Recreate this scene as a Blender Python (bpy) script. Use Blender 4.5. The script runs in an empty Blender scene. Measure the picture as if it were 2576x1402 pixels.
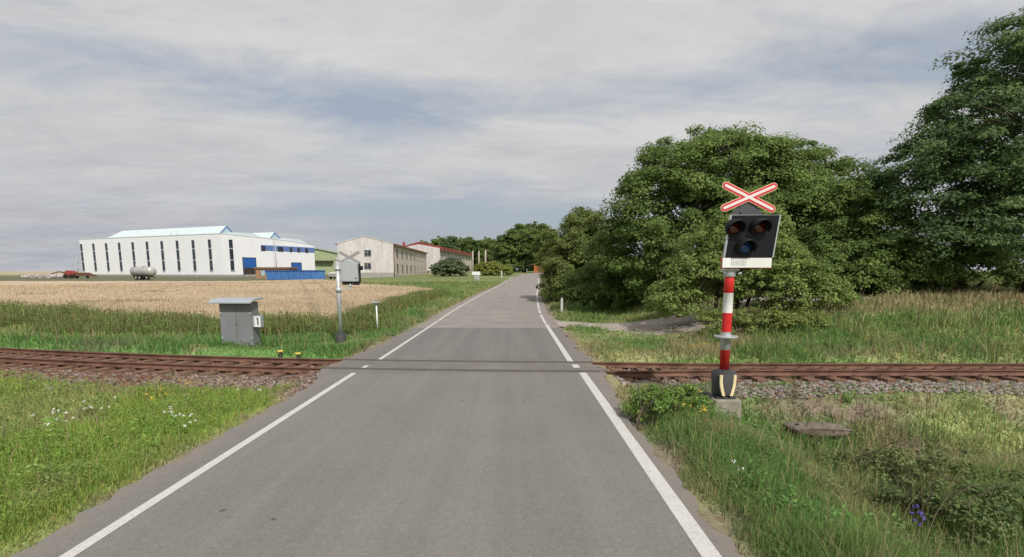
import bpy, math, random
import numpy as np
from mathutils import Vector, Matrix

random.seed(11)
RNG = np.random.default_rng(11)
SC = bpy.context.scene
COL = SC.collection
R = math.radians

# ------------------------------------------------------------------ camera
F = 1400.0; CX = 1288.0; CY = 895.0; CAMH = 2.6
PITCH = math.atan(0.15)
cP, sP = math.cos(PITCH), math.sin(PITCH)


def atY(u, v, Y):
    """world point seen at (u, v) on the vertical plane at distance Y"""
    k = (CY - v) / F
    dz = Y * (k * cP - sP) / (cP + k * sP)
    zc = Y * cP - dz * sP
    return ((u - CX) / F * zc, Y, CAMH + dz)


def atZ(u, v, z=0.0):
    k = (CY - v) / F
    t = (k * cP - sP) / (cP + k * sP)
    Y = (z - CAMH) / t
    zc = Y * cP - (z - CAMH) * sP
    return ((u - CX) / F * zc, Y)


cam = bpy.data.cameras.new("camera")
cam.sensor_width = 36.0
cam.lens = F / 2576 * 36
cam.shift_y = (CY - 701) / 2576
cam.clip_start = 0.1
cam.clip_end = 9000
cam_o = bpy.data.objects.new("camera", cam)
COL.objects.link(cam_o)
cam_o.location = (0, 0, CAMH)
cam_o.rotation_euler = (math.pi / 2 - PITCH, 0, 0)
SC.camera = cam_o

# ------------------------------------------------------------------ helpers


def tag(o, label=None, cat=None, group=None, kind=None):
    if label: o["label"] = label
    if cat: o["category"] = cat
    if group: o["group"] = group
    if kind: o["kind"] = kind
    return o


def empty(name, loc, rz=0.0):
    o = bpy.data.objects.new(name, None)
    o.empty_display_size = 0.2
    COL.objects.link(o)
    o.location = loc
    o.rotation_euler = (0, 0, rz)
    return o


def fast_mesh(name, verts, faces, mats, parent=None, col=None, smooth=False, midx=None):
    verts = np.ascontiguousarray(verts, dtype=np.float32)
    faces = np.ascontiguousarray(faces, dtype=np.int32)
    me = bpy.data.meshes.new(name)
    n, k = faces.shape
    me.vertices.add(len(verts)); me.vertices.foreach_set("co", verts.ravel())
    me.loops.add(n * k); me.loops.foreach_set("vertex_index", faces.ravel())
    me.polygons.add(n)
    me.polygons.foreach_set("loop_start", np.arange(0, n * k, k, dtype=np.int32))
    me.polygons.foreach_set("loop_total", np.full(n, k, dtype=np.int32))
    if midx is not None:
        me.polygons.foreach_set("material_index", np.asarray(midx, dtype=np.int32))
    if smooth:
        me.polygons.foreach_set("use_smooth", np.ones(n, dtype=bool))
    if not isinstance(mats, (list, tuple)): mats = [mats]
    for m in mats: me.materials.append(m)
    if col is not None:
        a = me.attributes.new("tint", 'FLOAT_COLOR', 'POINT')
        c4 = np.ones((len(verts), 4), dtype=np.float32); c4[:, :3] = col
        a.data.foreach_set("color", c4.ravel())
    me.update(calc_edges=True)
    o = bpy.data.objects.new(name, me)
    COL.objects.link(o)
    if parent: o.parent = parent
    return o


class MB:
    """collects shapes, then links them as one mesh object"""
    def __init__(s): s.v = []; s.f = []; s.m = []; s.sm = []; s.cur = 0; s.smooth = False

    def add(s, vs, fs, smooth=False):
        b = len(s.v)
        s.v += [tuple(p) for p in vs]
        for f in fs:
            s.f.append([b + i for i in f]); s.m.append(s.cur); s.sm.append(smooth)
        return s

    def box(s, x0, x1, y0, y1, z0, z1):
        vs = [(x, y, z) for z in (z0, z1) for y in (y0, y1) for x in (x0, x1)]
        return s.add(vs, [(0, 2, 3, 1), (4, 5, 7, 6), (0, 1, 5, 4), (2, 6, 7, 3), (0, 4, 6, 2), (1, 3, 7, 5)])

    def tube(s, pts, rad, n=12, cap=True):
        pts = [Vector(p) for p in pts]
        if not isinstance(rad, (list, tuple)): rad = [rad] * len(pts)
        vs = []; fs = []
        up = Vector((0, 0, 1))
        d0 = (pts[1] - pts[0]).normalized()
        ref = Vector((1, 0, 0)) if abs(d0.dot(up)) > 0.9 else up
        for i, p in enumerate(pts):
            d = (pts[min(i + 1, len(pts) - 1)] - pts[max(i - 1, 0)]).normalized()
            a = ref - d * ref.dot(d); a.normalize(); b = d.cross(a)
            for k in range(n):
                t = 2 * math.pi * k / n
                vs.append(p + (a * math.cos(t) + b * math.sin(t)) * rad[i])
        for i in range(len(pts) - 1):
            for k in range(n):
                fs.append((i * n + k, i * n + (k + 1) % n, (i + 1) * n + (k + 1) % n, (i + 1) * n + k))
        s.add(vs, fs, True)
        if cap:
            m = len(pts) - 1
            s.add(vs[:n], [tuple(range(n - 1, -1, -1))])
            s.add(vs[m * n:], [tuple(range(n))])
        return s

    def prism(s, poly, axis, a, b):
        """poly of 2-d points extruded along axis (0,1,2) from a to b"""
        def P(p, t):
            q = list(p); q.insert(axis, t); return tuple(q)
        n = len(poly)
        vs = [P(p, a) for p in poly] + [P(p, b) for p in poly]
        fs = [tuple(range(n - 1, -1, -1)), tuple(range(n, 2 * n))]
        fs += [(i, (i + 1) % n, n + (i + 1) % n, n + i) for i in range(n)]
        return s.add(vs, fs)

    def build(s, name, mats, parent=None, bevel=0, loc=None):
        me = bpy.data.meshes.new(name)
        me.from_pydata(s.v, [], s.f)
        if not isinstance(mats, (list, tuple)): mats = [mats]
        for m in mats: me.materials.append(m)
        me.polygons.foreach_set("material_index", s.m)
        me.polygons.foreach_set("use_smooth", s.sm)
        import bmesh
        bm = bmesh.new(); bm.from_mesh(me)
        bmesh.ops.remove_doubles(bm, verts=bm.verts, dist=1e-5)
        bmesh.ops.recalc_face_normals(bm, faces=bm.faces)
        bm.to_mesh(me); bm.free()
        me.update()
        o = bpy.data.objects.new(name, me)
        COL.objects.link(o)
        if parent: o.parent = parent
        if loc: o.location = loc
        if bevel:
            b = o.modifiers.new("bevel", 'BEVEL'); b.width = bevel; b.segments = 2; b.limit_method = 'ANGLE'
        return o


def copy_tree(o, parent=None):
    c = o.copy(); COL.objects.link(c)
    if parent: c.parent = parent
    for ch in list(o.children): copy_tree(ch, c)
    return c


# lattice noise in numpy, 0..1
def _hash(i, j, seed):
    h = (i.astype(np.int64) * 374761393 + j.astype(np.int64) * 668265263 + seed * 974711) & 0x7fffffff
    h = ((h ^ (h >> 13)) * 1274126177) & 0x7fffffff
    h = h ^ (h >> 16)
    return (h & 0xffff) / 65535.0


def vn(x, y, size, seed=0):
    x = np.asarray(x, float) / size; y = np.asarray(y, float) / size
    i = np.floor(x); j = np.floor(y); fx = x - i; fy = y - j
    fx = fx * fx * (3 - 2 * fx); fy = fy * fy * (3 - 2 * fy)
    a = _hash(i, j, seed); b = _hash(i + 1, j, seed); c = _hash(i, j + 1, seed); d = _hash(i + 1, j + 1, seed)
    return (a * (1 - fx) + b * fx) * (1 - fy) + (c * (1 - fx) + d * fx) * fy


def fbm(x, y, size, seed=0):
    return vn(x, y, size, seed) * .55 + vn(x, y, size / 2.3, seed + 1) * .28 + vn(x, y, size / 5.1, seed + 2) * .17


def sst(a, b, x):
    t = np.clip((np.asarray(x, float) - a) / (b - a), 0, 1)
    return t * t * (3 - 2 * t)


def lin(c):
    """sRGB 0..255 to linear"""
    c = np.asarray(c, float) / 255
    return np.where(c <= .04045, c / 12.92, ((c + .055) / 1.055) ** 2.4)


# ------------------------------------------------------------------ materials


def mat(name, color=(.5, .5, .5), rough=.7, metal=0.0, noise=None, spec=.3, bump=None, rust=None, streak=None):
    """noise=(scale, amount): tone variation; bump=(scale, strength); rust=(colour, scale, threshold)"""
    m = bpy.data.materials.new(name); m.use_nodes = True
    nt = m.node_tree; N = nt.nodes; L = nt.links
    b = N["Principled BSDF"]
    b.inputs["Roughness"].default_value = rough
    b.inputs["Metallic"].default_value = metal
    b.inputs["Specular IOR Level"].default_value = spec
    tc = N.new("ShaderNodeTexCoord")
    src = None
    rgb = N.new("ShaderNodeRGB"); rgb.outputs[0].default_value = (*color, 1)
    src = rgb.outputs[0]
    if noise:
        nz = N.new("ShaderNodeTexNoise"); nz.inputs["Scale"].default_value = noise[0]; nz.inputs["Detail"].default_value = 6
        nz.inputs["Roughness"].default_value = .65
        L.new(tc.outputs["Object"], nz.inputs["Vector"])
        mr = N.new("ShaderNodeMapRange"); mr.inputs["From Min"].default_value = .25; mr.inputs["From Max"].default_value = .75
        mr.inputs["To Min"].default_value = 1 - noise[1]; mr.inputs["To Max"].default_value = 1 + noise[1]
        L.new(nz.outputs["Fac"], mr.inputs["Value"])
        mx = N.new("ShaderNodeVectorMath"); mx.operation = 'SCALE'
        L.new(src, mx.inputs[0]); L.new(mr.outputs[0], mx.inputs["Scale"])
        src = mx.outputs[0]
    if streak:  # vertical weather streaks: (colour, amount)
        mp = N.new("ShaderNodeMapping"); mp.inputs["Scale"].default_value = (1.3, 1.3, .12)
        L.new(tc.outputs["Object"], mp.inputs["Vector"])
        nz = N.new("ShaderNodeTexNoise"); nz.inputs["Scale"].default_value = 1.6; nz.inputs["Detail"].default_value = 8
        L.new(mp.outputs[0], nz.inputs["Vector"])
        mr = N.new("ShaderNodeMapRange"); mr.inputs["From Min"].default_value = .45; mr.inputs["From Max"].default_value = .72
        mr.inputs["To Max"].default_value = streak[1]
        L.new(nz.outputs["Fac"], mr.inputs["Value"])
        mx = N.new("ShaderNodeMixRGB"); L.new(mr.outputs[0], mx.inputs[0]); L.new(src, mx.inputs[1]); mx.inputs[2].default_value = (*streak[0], 1)
        src = mx.outputs[0]
    if rust:
        nz = N.new("ShaderNodeTexNoise"); nz.inputs["Scale"].default_value = rust[1]; nz.inputs["Detail"].default_value = 8
        L.new(tc.outputs["Object"], nz.inputs["Vector"])
        mr = N.new("ShaderNodeMapRange"); mr.inputs["From Min"].default_value = rust[2]; mr.inputs["From Max"].default_value = rust[2] + .12
        L.new(nz.outputs["Fac"], mr.inputs["Value"])
        mx = N.new("ShaderNodeMixRGB"); L.new(mr.outputs[0], mx.inputs[0]); L.new(src, mx.inputs[1]); mx.inputs[2].default_value = (*rust[0], 1)
        src = mx.outputs[0]
    L.new(src, b.inputs["Base Color"])
    if bump:
        nz = N.new("ShaderNodeTexNoise"); nz.inputs["Scale"].default_value = bump[0]; nz.inputs["Detail"].default_value = 5
        L.new(tc.outputs["Object"], nz.inputs["Vector"])
        bp = N.new("ShaderNodeBump"); bp.inputs["Strength"].default_value = bump[1]; bp.inputs["Distance"].default_value = .02
        L.new(nz.outputs["Fac"], bp.inputs["Height"]); L.new(bp.outputs[0], b.inputs["Normal"])
    return m


def mat_tint(name, transl=.25, rough=.8, spec=.15):
    """colour comes from the plant's own tint attribute; thin leaves let some light through"""
    m = bpy.data.materials.new(name); m.use_nodes = True
    nt = m.node_tree; N = nt.nodes; L = nt.links
    b = N["Principled BSDF"]; out = N["Material Output"]
    b.inputs["Roughness"].default_value = rough
    b.inputs["Specular IOR Level"].default_value = spec
    at = N.new("ShaderNodeAttribute"); at.attribute_name = "tint"
    L.new(at.outputs["Color"], b.inputs["Base Color"])
    if transl > 0:
        tr = N.new("ShaderNodeBsdfTranslucent"); L.new(at.outputs["Color"], tr.inputs["Color"])
        mx = N.new("ShaderNodeMixShader"); mx.inputs[0].default_value = transl
        L.new(b.outputs[0], mx.inputs[1]); L.new(tr.outputs[0], mx.inputs[2]); L.new(mx.outputs[0], out.inputs["Surface"])
    return m


M = {}
M["leaf"] = mat_tint("leaf", .45)
M["blade"] = mat_tint("blade", .45)
M["straw"] = mat_tint("straw", .1)
M["petal"] = mat_tint("petal", .2)
M["stone"] = mat_tint("stone", 0, .9)
M["bark"] = mat("bark", (.09, .07, .05), .95, noise=(6, .4), bump=(12, .6))
M["white_wall"] = mat("white_wall", (.80, .81, .83), .6, noise=(.25, .05), streak=((.68, .67, .65), .2))
M["white_sheet"] = mat("white_sheet", (.55, .63, .64), .5, noise=(.4, .05))
M["pale_glass"] = mat("pale_glass", (.36, .48, .52), .25, noise=(.8, .15), spec=.5)
M["dark_glass"] = mat("dark_glass", (.035, .04, .055), .15, noise=(.7, .5), spec=.5)
M["plinth"] = mat("plinth", (.33, .31, .29), .9, noise=(1.5, .25))
M["blue_door"] = mat("blue_door", (.025, .11, .38), .5, noise=(1, .15))
M["blue_panel"] = mat("blue_panel", (.11, .19, .42), .5, noise=(.6, .2))
M["dark_void"] = mat("dark_void", (.05, .04, .035), .9, noise=(1, .4))
M["gutter"] = mat("gutter", (.42, .42, .42), .5)
M["green_sheet"] = mat("green_sheet", (.33, .39, .22), .7, noise=(.5, .12), streak=((.25, .27, .18), .5))
M["green_roof"] = mat("green_roof", (.26, .32, .26), .7, noise=(.5, .15))
M["render_pale"] = mat("render_pale", (.575, .55, .54), .95, noise=(.9, .13), streak=((.40, .35, .32), .5), rust=((.66, .64, .625), .35, .55), bump=(6, .15))
M["render_tan_shaded"] = mat("render_tan_shaded", (.52, .46, .41), .95, noise=(.6, .12), streak=((.33, .25, .19), .5))  # tan side-wall render, with the darker tone of the shaded side in its colour
M["red_roof"] = mat("red_roof", (.23, .045, .04), .7, noise=(1.2, .25))
M["brick"] = mat("brick", (.36, .21, .12), .9, noise=(3, .3))
M["brown_board"] = mat("brown_board", (.20, .13, .08), .9, noise=(2, .3))
M["skip_blue"] = mat("skip_blue", (.065, .19, .47), .55, noise=(.8, .25), streak=((.17, .28, .50), .6))
M["tank_silver"] = mat("tank_silver", (.50, .50, .48), .45, .35, noise=(1.2, .25), streak=((.25, .22, .19), .6))
M["tyre"] = mat("tyre", (.02, .02, .02), .9)
M["red_machine"] = mat("red_machine", (.30, .05, .04), .6, noise=(2, .4), rust=((.16, .08, .05), 2.0, .5))
M["rust_frame"] = mat("rust_frame", (.13, .065, .04), .9, noise=(3, .4))
M["bale_white"] = mat("bale_white", (.40, .37, .36), .6, noise=(2, .3))
M["cab_grey"] = mat("cab_grey", (.225, .23, .245), .5, .1, noise=(1.4, .10), streak=((.15, .15, .155), .45))
M["cab_roof"] = mat("cab_roof", (.34, .37, .40), .5, .1, noise=(2, .12))
M["box_white"] = mat("box_white", (.72, .73, .73), .5, noise=(3, .06))
M["ink"] = mat("ink", (.06, .06, .07), .7)
M["grey_metal"] = mat("grey_metal", (.46, .47, .48), .45, .3, noise=(4, .12))
M["back_grey"] = mat("back_grey", (.40, .42, .44), .55, .1, noise=(2, .08), streak=((.3, .31, .32), .4))
M["sign_back"] = mat("sign_back", (.27, .265, .265), .6, noise=(6, .15))
M["galv"] = mat("galv", (.48, .50, .51), .4, .5, noise=(8, .15))
M["black_rubber"] = mat("black_rubber", (.035, .037, .04), .7, noise=(5, .3), streak=((.10, .095, .085), .4))
M["black_gloss"] = mat("black_gloss", (.010, .011, .014), .28, noise=(3, .2), spec=.25)
M["dark_grey"] = mat("dark_grey", (.07, .075, .085), .5)
M["black_matt"] = mat("black_matt", (.012, .012, .014), .6)
M["lens_red"] = mat("lens_red", (.085, .004, .008), .12, spec=.6)
M["lens_blue"] = mat("lens_blue", (.02, .06, .26), .12, spec=.6)
M["sign_red"] = mat("sign_red", (.58, .035, .06), .4, noise=(6, .08))
M["pole_red"] = mat("pole_red", (.58, .024, .024), .45, noise=(5, .15), streak=((.34, .05, .04), .5), rust=((.20, .09, .06), 14, .66))
M["paint_white"] = mat("paint_white", (.78, .78, .765), .5, noise=(5, .06), streak=((.58, .56, .52), .5), rust=((.42, .36, .29), 16, .68))
M["sign_white"] = mat("sign_white", (.76, .68, .66), .45, noise=(6, .05))
M["cream"] = mat("cream", (.72, .60, .36), .5, noise=(6, .1))
M["yellow"] = mat("yellow", (.55, .44, .10), .6, noise=(8, .2))
M["concrete"] = mat("concrete", (.33, .30, .25), .95, noise=(5, .25), bump=(18, .5), streak=((.17, .15, .11), .6))
M["old_concrete"] = mat("old_concrete", (.165, .132, .112), .95, noise=(4, .35), bump=(9, .9))
M["rust_rail"] = mat("rust_rail", (.155, .082, .056), .8, .1, noise=(2.5, .5), rust=((.10, .05, .035), 1.1, .52))
M["rail_head"] = mat("rail_head", (.13, .07, .055), .45, .4, noise=(6, .3))
M["sleeper"] = mat("sleeper", (.17, .10, .065), .95, noise=(7, .35), bump=(20, .6))
M["groove"] = mat("groove", (.10, .095, .088), .9, noise=(4, .3))
M["post_grey"] = mat("post_grey", (.5, .5, .49), .6, noise=(6, .12))
M["wood_pole"] = mat("wood_pole", (.40, .36, .30), .9, noise=(2, .2))
M["orange_wall"] = mat("orange_wall", (.42, .13, .05), .9, noise=(1, .25))


def zmix(nt, fac, a, b):
    n = nt.nodes.new("ShaderNodeMixRGB")
    for i, s in enumerate((fac, a, b)):
        if isinstance(s, bpy.types.NodeSocket): nt.links.new(s, n.inputs[i])
        elif i == 0: n.inputs[0].default_value = s
        else: n.inputs[i].default_value = (*s, 1)
    return n.outputs[0]


def nnoise(nt, vec, scale, detail=4, rough=.6):
    n = nt.nodes.new("ShaderNodeTexNoise"); n.inputs["Scale"].default_value = scale
    n.inputs["Detail"].default_value = detail; n.inputs["Roughness"].default_value = rough
    nt.links.new(vec, n.inputs["Vector"]); return n.outputs["Fac"]


def nrange(nt, v, a, b, c=0.0, d=1.0):
    n = nt.nodes.new("ShaderNodeMapRange")
    n.inputs["From Min"].default_value = a; n.inputs["From Max"].default_value = b
    n.inputs["To Min"].default_value = c; n.inputs["To Max"].default_value = d
    nt.links.new(v, n.inputs["Value"]); return n.outputs[0]


def nmath(nt, op, a, b=None):
    n = nt.nodes.new("ShaderNodeMath"); n.operation = op
    for i, s in enumerate((a, b)):
        if s is None: continue
        if isinstance(s, bpy.types.NodeSocket): nt.links.new(s, n.inputs[i])
        else: n.inputs[i].default_value = s
    return n.outputs[0]


def asphalt():
    m = bpy.data.materials.new("asphalt"); m.use_nodes = True
    nt = m.node_tree; N = nt.nodes; L = nt.links
    b = N["Principled BSDF"]; b.inputs["Roughness"].default_value = .85; b.inputs["Specular IOR Level"].default_value = .25
    g = N.new("ShaderNodeNewGeometry"); P = g.outputs["Position"]
    sx = N.new("ShaderNodeSeparateXYZ"); L.new(P, sx.inputs[0])
    # newer dark course near the tracks and older paler brownish road beyond
    wob = nnoise(nt, P, .8, 3)
    yy = nmath(nt, 'ADD', sx.outputs["Y"], nmath(nt, 'MULTIPLY', wob, .5))
    old = nrange(nt, yy, 26.2, 26.35)
    mid_ = nmath(nt, 'MULTIPLY', nrange(nt, yy, 16.9, 17.2), .55)
    new_ = zmix(nt, mid_, (.182, .175, .165), (.142, .138, .131))
    base = zmix(nt, old, new_, (.29, .26, .235))
    big = nrange(nt, nnoise(nt, P, .55, 5), .3, .7)
    base = zmix(nt, nmath(nt, 'MULTIPLY', big, .5), base, (.135, .128, .118))
    # long wheel-track streaks
    mp = N.new("ShaderNodeMapping"); mp.inputs["Scale"].default_value = (1.6, .05, 1); L.new(P, mp.inputs["Vector"])
    st = nrange(nt, nnoise(nt, mp.outputs[0], 1.0, 4), .42, .62)
    base = zmix(nt, nmath(nt, 'MULTIPLY', st, .45), base, (.215, .205, .19))
    # aggregate grains
    gr = nrange(nt, nnoise(nt, P, 75, 3, .8), .3, .7, .66, 1.34)
    gr2 = nrange(nt, nnoise(nt, P, 17, 3, .7), .35, .65, .94, 1.06)
    vm = N.new("ShaderNodeVectorMath"); vm.operation = 'SCALE'; L.new(base, vm.inputs[0]); L.new(nmath(nt, 'MULTIPLY', gr, gr2), vm.inputs["Scale"])
    base = vm.outputs[0]
    # darker, dirtier asphalt laid between and beside the rails, with sealed joints
    joint = nrange(nt, nmath(nt, 'ABSOLUTE', nmath(nt, 'SUBTRACT', yy, 15.75)), 1.25, 1.45, 1, 0)
    base = zmix(nt, nmath(nt, 'MULTIPLY', joint, nrange(nt, nnoise(nt, P, 1.3, 5), .3, .65, .1, .5)), base, (.125, .112, .10))
    # dark oil spots
    vo = N.new("ShaderNodeTexVoronoi"); vo.inputs["Scale"].default_value = 1.35; vo.inputs["Randomness"].default_value = 1; L.new(P, vo.inputs["Vector"])
    spot = nrange(nt, nmath(nt, 'ADD', vo.outputs["Distance"], nmath(nt, 'MULTIPLY', nnoise(nt, P, 14, 2), .06)), .062, .088, 1, 0)
    sel = nrange(nt, vo.outputs["Color"], .44, .45)
    base = zmix(nt, nmath(nt, 'MULTIPLY', nmath(nt, 'MULTIPLY', spot, sel), .7), base, (.05, .047, .045))
    # pale scuffs
    mp2 = N.new("ShaderNodeMapping"); mp2.inputs["Scale"].default_value = (2.2, .7, 1); mp2.inputs["Rotation"].default_value = (0, 0, .5); L.new(P, mp2.inputs["Vector"])
    sc = nrange(nt, nnoise(nt, mp2.outputs[0], 2.1, 6, .7), .67, .74)
    base = zmix(nt, nmath(nt, 'MULTIPLY', sc, .35), base, (.29, .28, .26))
    # thin cracks
    vc = N.new("ShaderNodeTexVoronoi"); vc.feature = 'DISTANCE_TO_EDGE'; vc.inputs["Scale"].default_value = .33
    wv = N.new("ShaderNodeVectorMath"); wv.operation = 'ADD'; L.new(P, wv.inputs[0])
    nc = N.new("ShaderNodeTexNoise"); nc.inputs["Scale"].default_value = 1.6; nc.inputs["Detail"].default_value = 5; L.new(P, nc.inputs["Vector"])
    L.new(nc.outputs["Color"], wv.inputs[1]); L.new(wv.outputs[0], vc.inputs["Vector"])
    cr = nrange(nt, vc.outputs["Distance"], .0, .006, 1, 0)
    crm = nrange(nt, nnoise(nt, P, .25, 2), .55, .6)
    base = zmix(nt, nmath(nt, 'MULTIPLY', nmath(nt, 'MULTIPLY', cr, crm), .45), base, (.07, .066, .06))
    # dust and grit blown along the edges
    at = N.new("ShaderNodeAttribute"); at.attribute_name = "tint"
    ed = nmath(nt, 'MULTIPLY', at.outputs["Fac"], nrange(nt, nnoise(nt, P, 3.0, 8, .75), .38, .60))
    base = zmix(nt, nmath(nt, 'MULTIPLY', ed, .75), base, (.23, .185, .15))
    L.new(base, b.inputs["Base Color"])
    bp = N.new("ShaderNodeBump"); bp.inputs["Strength"].default_value = .5; bp.inputs["Distance"].default_value = .006
    L.new(nnoise(nt, P, 70, 3, .7), bp.inputs["Height"]); L.new(bp.outputs[0], b.inputs["Normal"])
    return m


def line_paint():
    m = bpy.data.materials.new("line_paint"); m.use_nodes = True
    nt = m.node_tree; N = nt.nodes; L = nt.links
    b = N["Principled BSDF"]; b.inputs["Roughness"].default_value = .7
    g = N.new("ShaderNodeNewGeometry"); P = g.outputs["Position"]
    w = nrange(nt, nnoise(nt, P, 30, 5, .75), .50, .66)
    w2 = nrange(nt, nnoise(nt, P, 3.5, 4), .35, .75, 0, .6)
    c = zmix(nt, nmath(nt, 'MULTIPLY', w, .6), (.55, .54, .52), (.24, .23, .215))
    c = zmix(nt, nmath(nt, 'MULTIPLY', w2, .45), c, (.36, .34, .315))
    L.new(c, b.inputs["Base Color"])
    return m


def ground_mat():
    m = bpy.data.materials.new("earth_and_turf"); m.use_nodes = True
    nt = m.node_tree; N = nt.nodes; L = nt.links
    b = N["Principled BSDF"]; b.inputs["Roughness"].default_value = .95; b.inputs["Specular IOR Level"].default_value = .1
    g = N.new("ShaderNodeNewGeometry"); P = g.outputs["Position"]
    at = N.new("ShaderNodeAttribute"); at.attribute_name = "tint"
    n1 = nrange(nt, nnoise(nt, P, 9, 6, .75), .28, .72, .62, 1.38)
    n2 = nrange(nt, nnoise(nt, P, .7, 5, .65), .3, .7, .82, 1.18)
    vm = N.new("ShaderNodeVectorMath"); vm.operation = 'SCALE'; L.new(at.outputs["Color"], vm.inputs[0]); L.new(nmath(nt, 'MULTIPLY', n1, n2), vm.inputs["Scale"])
    c = zmix(nt, nrange(nt, nnoise(nt, P, 3.1, 6, .7), .52, .72, 0, .35), vm.outputs[0], (.17, .13, .08))
    L.new(c, b.inputs["Base Color"])
    bp = N.new("ShaderNodeBump"); bp.inputs["Strength"].default_value = .7; bp.inputs["Distance"].default_value = .05
    L.new(nnoise(nt, P, 12, 5, .7), bp.inputs["Height"]); L.new(bp.outputs[0], b.inputs["Normal"])
    return m


def speckle(name, c1, c2, c3, s1, s2, bump=.6):
    m = bpy.data.materials.new(name); m.use_nodes = True
    nt = m.node_tree; N = nt.nodes; L = nt.links
    b = N["Principled BSDF"]; b.inputs["Roughness"].default_value = .95; b.inputs["Specular IOR Level"].default_value = .1
    g = N.new("ShaderNodeNewGeometry"); P = g.outputs["Position"]
    c = zmix(nt, nrange(nt, nnoise(nt, P, s1, 5, .75), .35, .65), c1, c2)
    c = zmix(nt, nrange(nt, nnoise(nt, P, s2, 5, .65), .45, .7), c, c3)
    L.new(c, b.inputs["Base Color"])
    bp = N.new("ShaderNodeBump"); bp.inputs["Strength"].default_value = bump; bp.inputs["Distance"].default_value = .04
    L.new(nnoise(nt, P, s1, 4, .7), bp.inputs["Height"]); L.new(bp.outputs[0], b.inputs["Normal"])
    return m


M["asphalt"] = asphalt()
M["line"] = line_paint()
M["ground"] = ground_mat()
M["ballast"] = speckle("ballast", (.30, .25, .22), (.14, .10, .085), (.22, .15, .115), 16, 1.2, 1.0)
M["drive"] = speckle("drive_gravel", (.42, .375, .345), (.32, .275, .245), (.26, .21, .165), 8, .8)
M["field"] = speckle("ripe_crop", (.50, .405, .285), (.42, .325, .215), (.47, .395, .26), 1.7, .09, 1.0)

# ------------------------------------------------------------------ terrain
RZ = ([-80, 30, 54, 78, 127, 160, 200, 300, 1000, 4000], [0, .0, .27, .65, 1.66, 2.2, 2.5, 2.8, 4.6, 9])
RC = ([-80, 35, 57, 76, 100, 127, 160, 200, 240, 300], [-1.15, -1.15, -.35, .75, 1.9, 3.2, 6.2, 14, 28, 60])
LZ = ([-80, 36, 118, 170, 200, 300, 1000, 4000], [0, 0, .65, 1.15, 1.5, 2.1, 4.2, 8.5])


def smooth_interp(tab):
    xs = np.array(tab[0], float); ys = np.array(tab[1], float)
    fx = np.linspace(xs[0], xs[-1], 6000)
    fy = np.interp(fx, xs, ys)
    return fx, fy


def rz(Y): return np.interp(Y, *RZ)


_rcx = np.arange(-80, 300, .5)
_rcy = np.interp(_rcx, *RC)
_k = np.hanning(41); _k /= _k.sum()
_rcy = np.convolve(np.pad(_rcy, 20, mode='edge'), _k, mode='valid')


def rc(Y): return np.interp(Y, _rcx, _rcy)


def track_y(X):
    X = np.asarray(X, float)
    d = np.clip(4 - X, 0, 34)
    e = np.clip(-30 - X, 0, None)
    return 15.15 + .0066 * d * d + e * .0132 * 34


EDGE_L = ([-80, 11, 13.6, 14.6, 17, 20, 28, 60, 100, 130], [-4.62, -4.62, -4.85, -5.1, -4.95, -4.75, -4.6, -4.45, -4.0, -3.6])
EDGE_R = ([-80, 11, 13.6, 14.6, 17, 20, 28, 60, 100, 130], [2.05, 2.1, 2.35, 2.45, 2.3, 2.25, 2.25, 2.2, 2.1, 1.9])


def edge_l(Y): return np.interp(Y, *EDGE_L) + 1.15 + rc(Y)
def edge_r(Y): return np.interp(Y, *EDGE_R) + 1.15 + rc(Y)


def gz(X, Y):
    X = np.asarray(X, float); Y = np.asarray(Y, float)
    zr = rz(Y); zl = np.interp(Y, *LZ)
    t = sst(-14, -55, X)
    z = zr * (1 - t) + zl * t
    # shallow swale left, beyond the track
    z = z - .28 * sst(-4.8, -7.5, X) * sst(17.3, 20, Y - (track_y(X) - 15.15)) * (1 - sst(28, 36, Y))
    # bank on the right beyond the track
    bank = 1.38 * sst(16.8, 26.5, Y) + .6 * sst(26, 45, Y)
    z = z + bank * sst(5.5, 13.5, X) * (1 - sst(70, 130, Y))
    # ditch on the near right, between verge and track embankment
    edge = 3.0 + .25 * np.sin(Y * .9)
    dd = sst(edge, edge + 2.9, X)
    yy = 1 - sst(10.0, 12.7, Y)
    z = z - 1.0 * dd * yy
    z = z + .5 * sst(9, 16, X) * (1 - sst(4, 9, Y)) * .6
    # left verge lies a touch lower than the road
    z = z - .08 * sst(-4.7, -5.6, X) * (1 - sst(12, 14, Y))
    # track formation
    sd = Y - track_y(X)
    dtr = np.where((sd < 0) & (X < -3), np.maximum(0, -sd - 1.45), np.abs(sd))
    tr = (1 - sst(1.5, 2.6, dtr)) * sst(2.2, 3.2, np.abs(X + 1.3))
    z = z * (1 - tr) + (-.30) * tr
    bumps = (fbm(X, Y, 2.2, 5) - .5) * .16 + (vn(X, Y, .6, 9) - .5) * .05
    off = sst(0.0, 1.2, np.maximum(edge_l(Y) - X, X - edge_r(Y)))
    far = 1 - sst(60, 120, Y)
    z = z + bumps * off * far
    # lowered under the road
    under = 1 - off
    z = z * (1 - under) + (zr - .05) * under
    return z


def gz1(x, y): return float(gz(np.array([x]), np.array([y]))[0])


DRIVE_C = [(1.6, 29.4), (3.0, 28.1), (4.4, 26.5), (6, 25.7), (8, 25.6), (12, 26.2), (17, 27.5), (24, 30)]
DRIVE_W = [2.1, 1.4, 2.0, 2.5, 2.5, 2.0, 1.7, 1.6]


def drive_dist(X, Y):
    xs = [p[0] for p in DRIVE_C]; ys = [p[1] for p in DRIVE_C]
    return np.abs(Y - np.interp(X, xs, ys)) - np.interp(X, xs, DRIVE_W) + np.where(X < 1.6, 9, 0) + np.where(X > 22, 9, 0)


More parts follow.
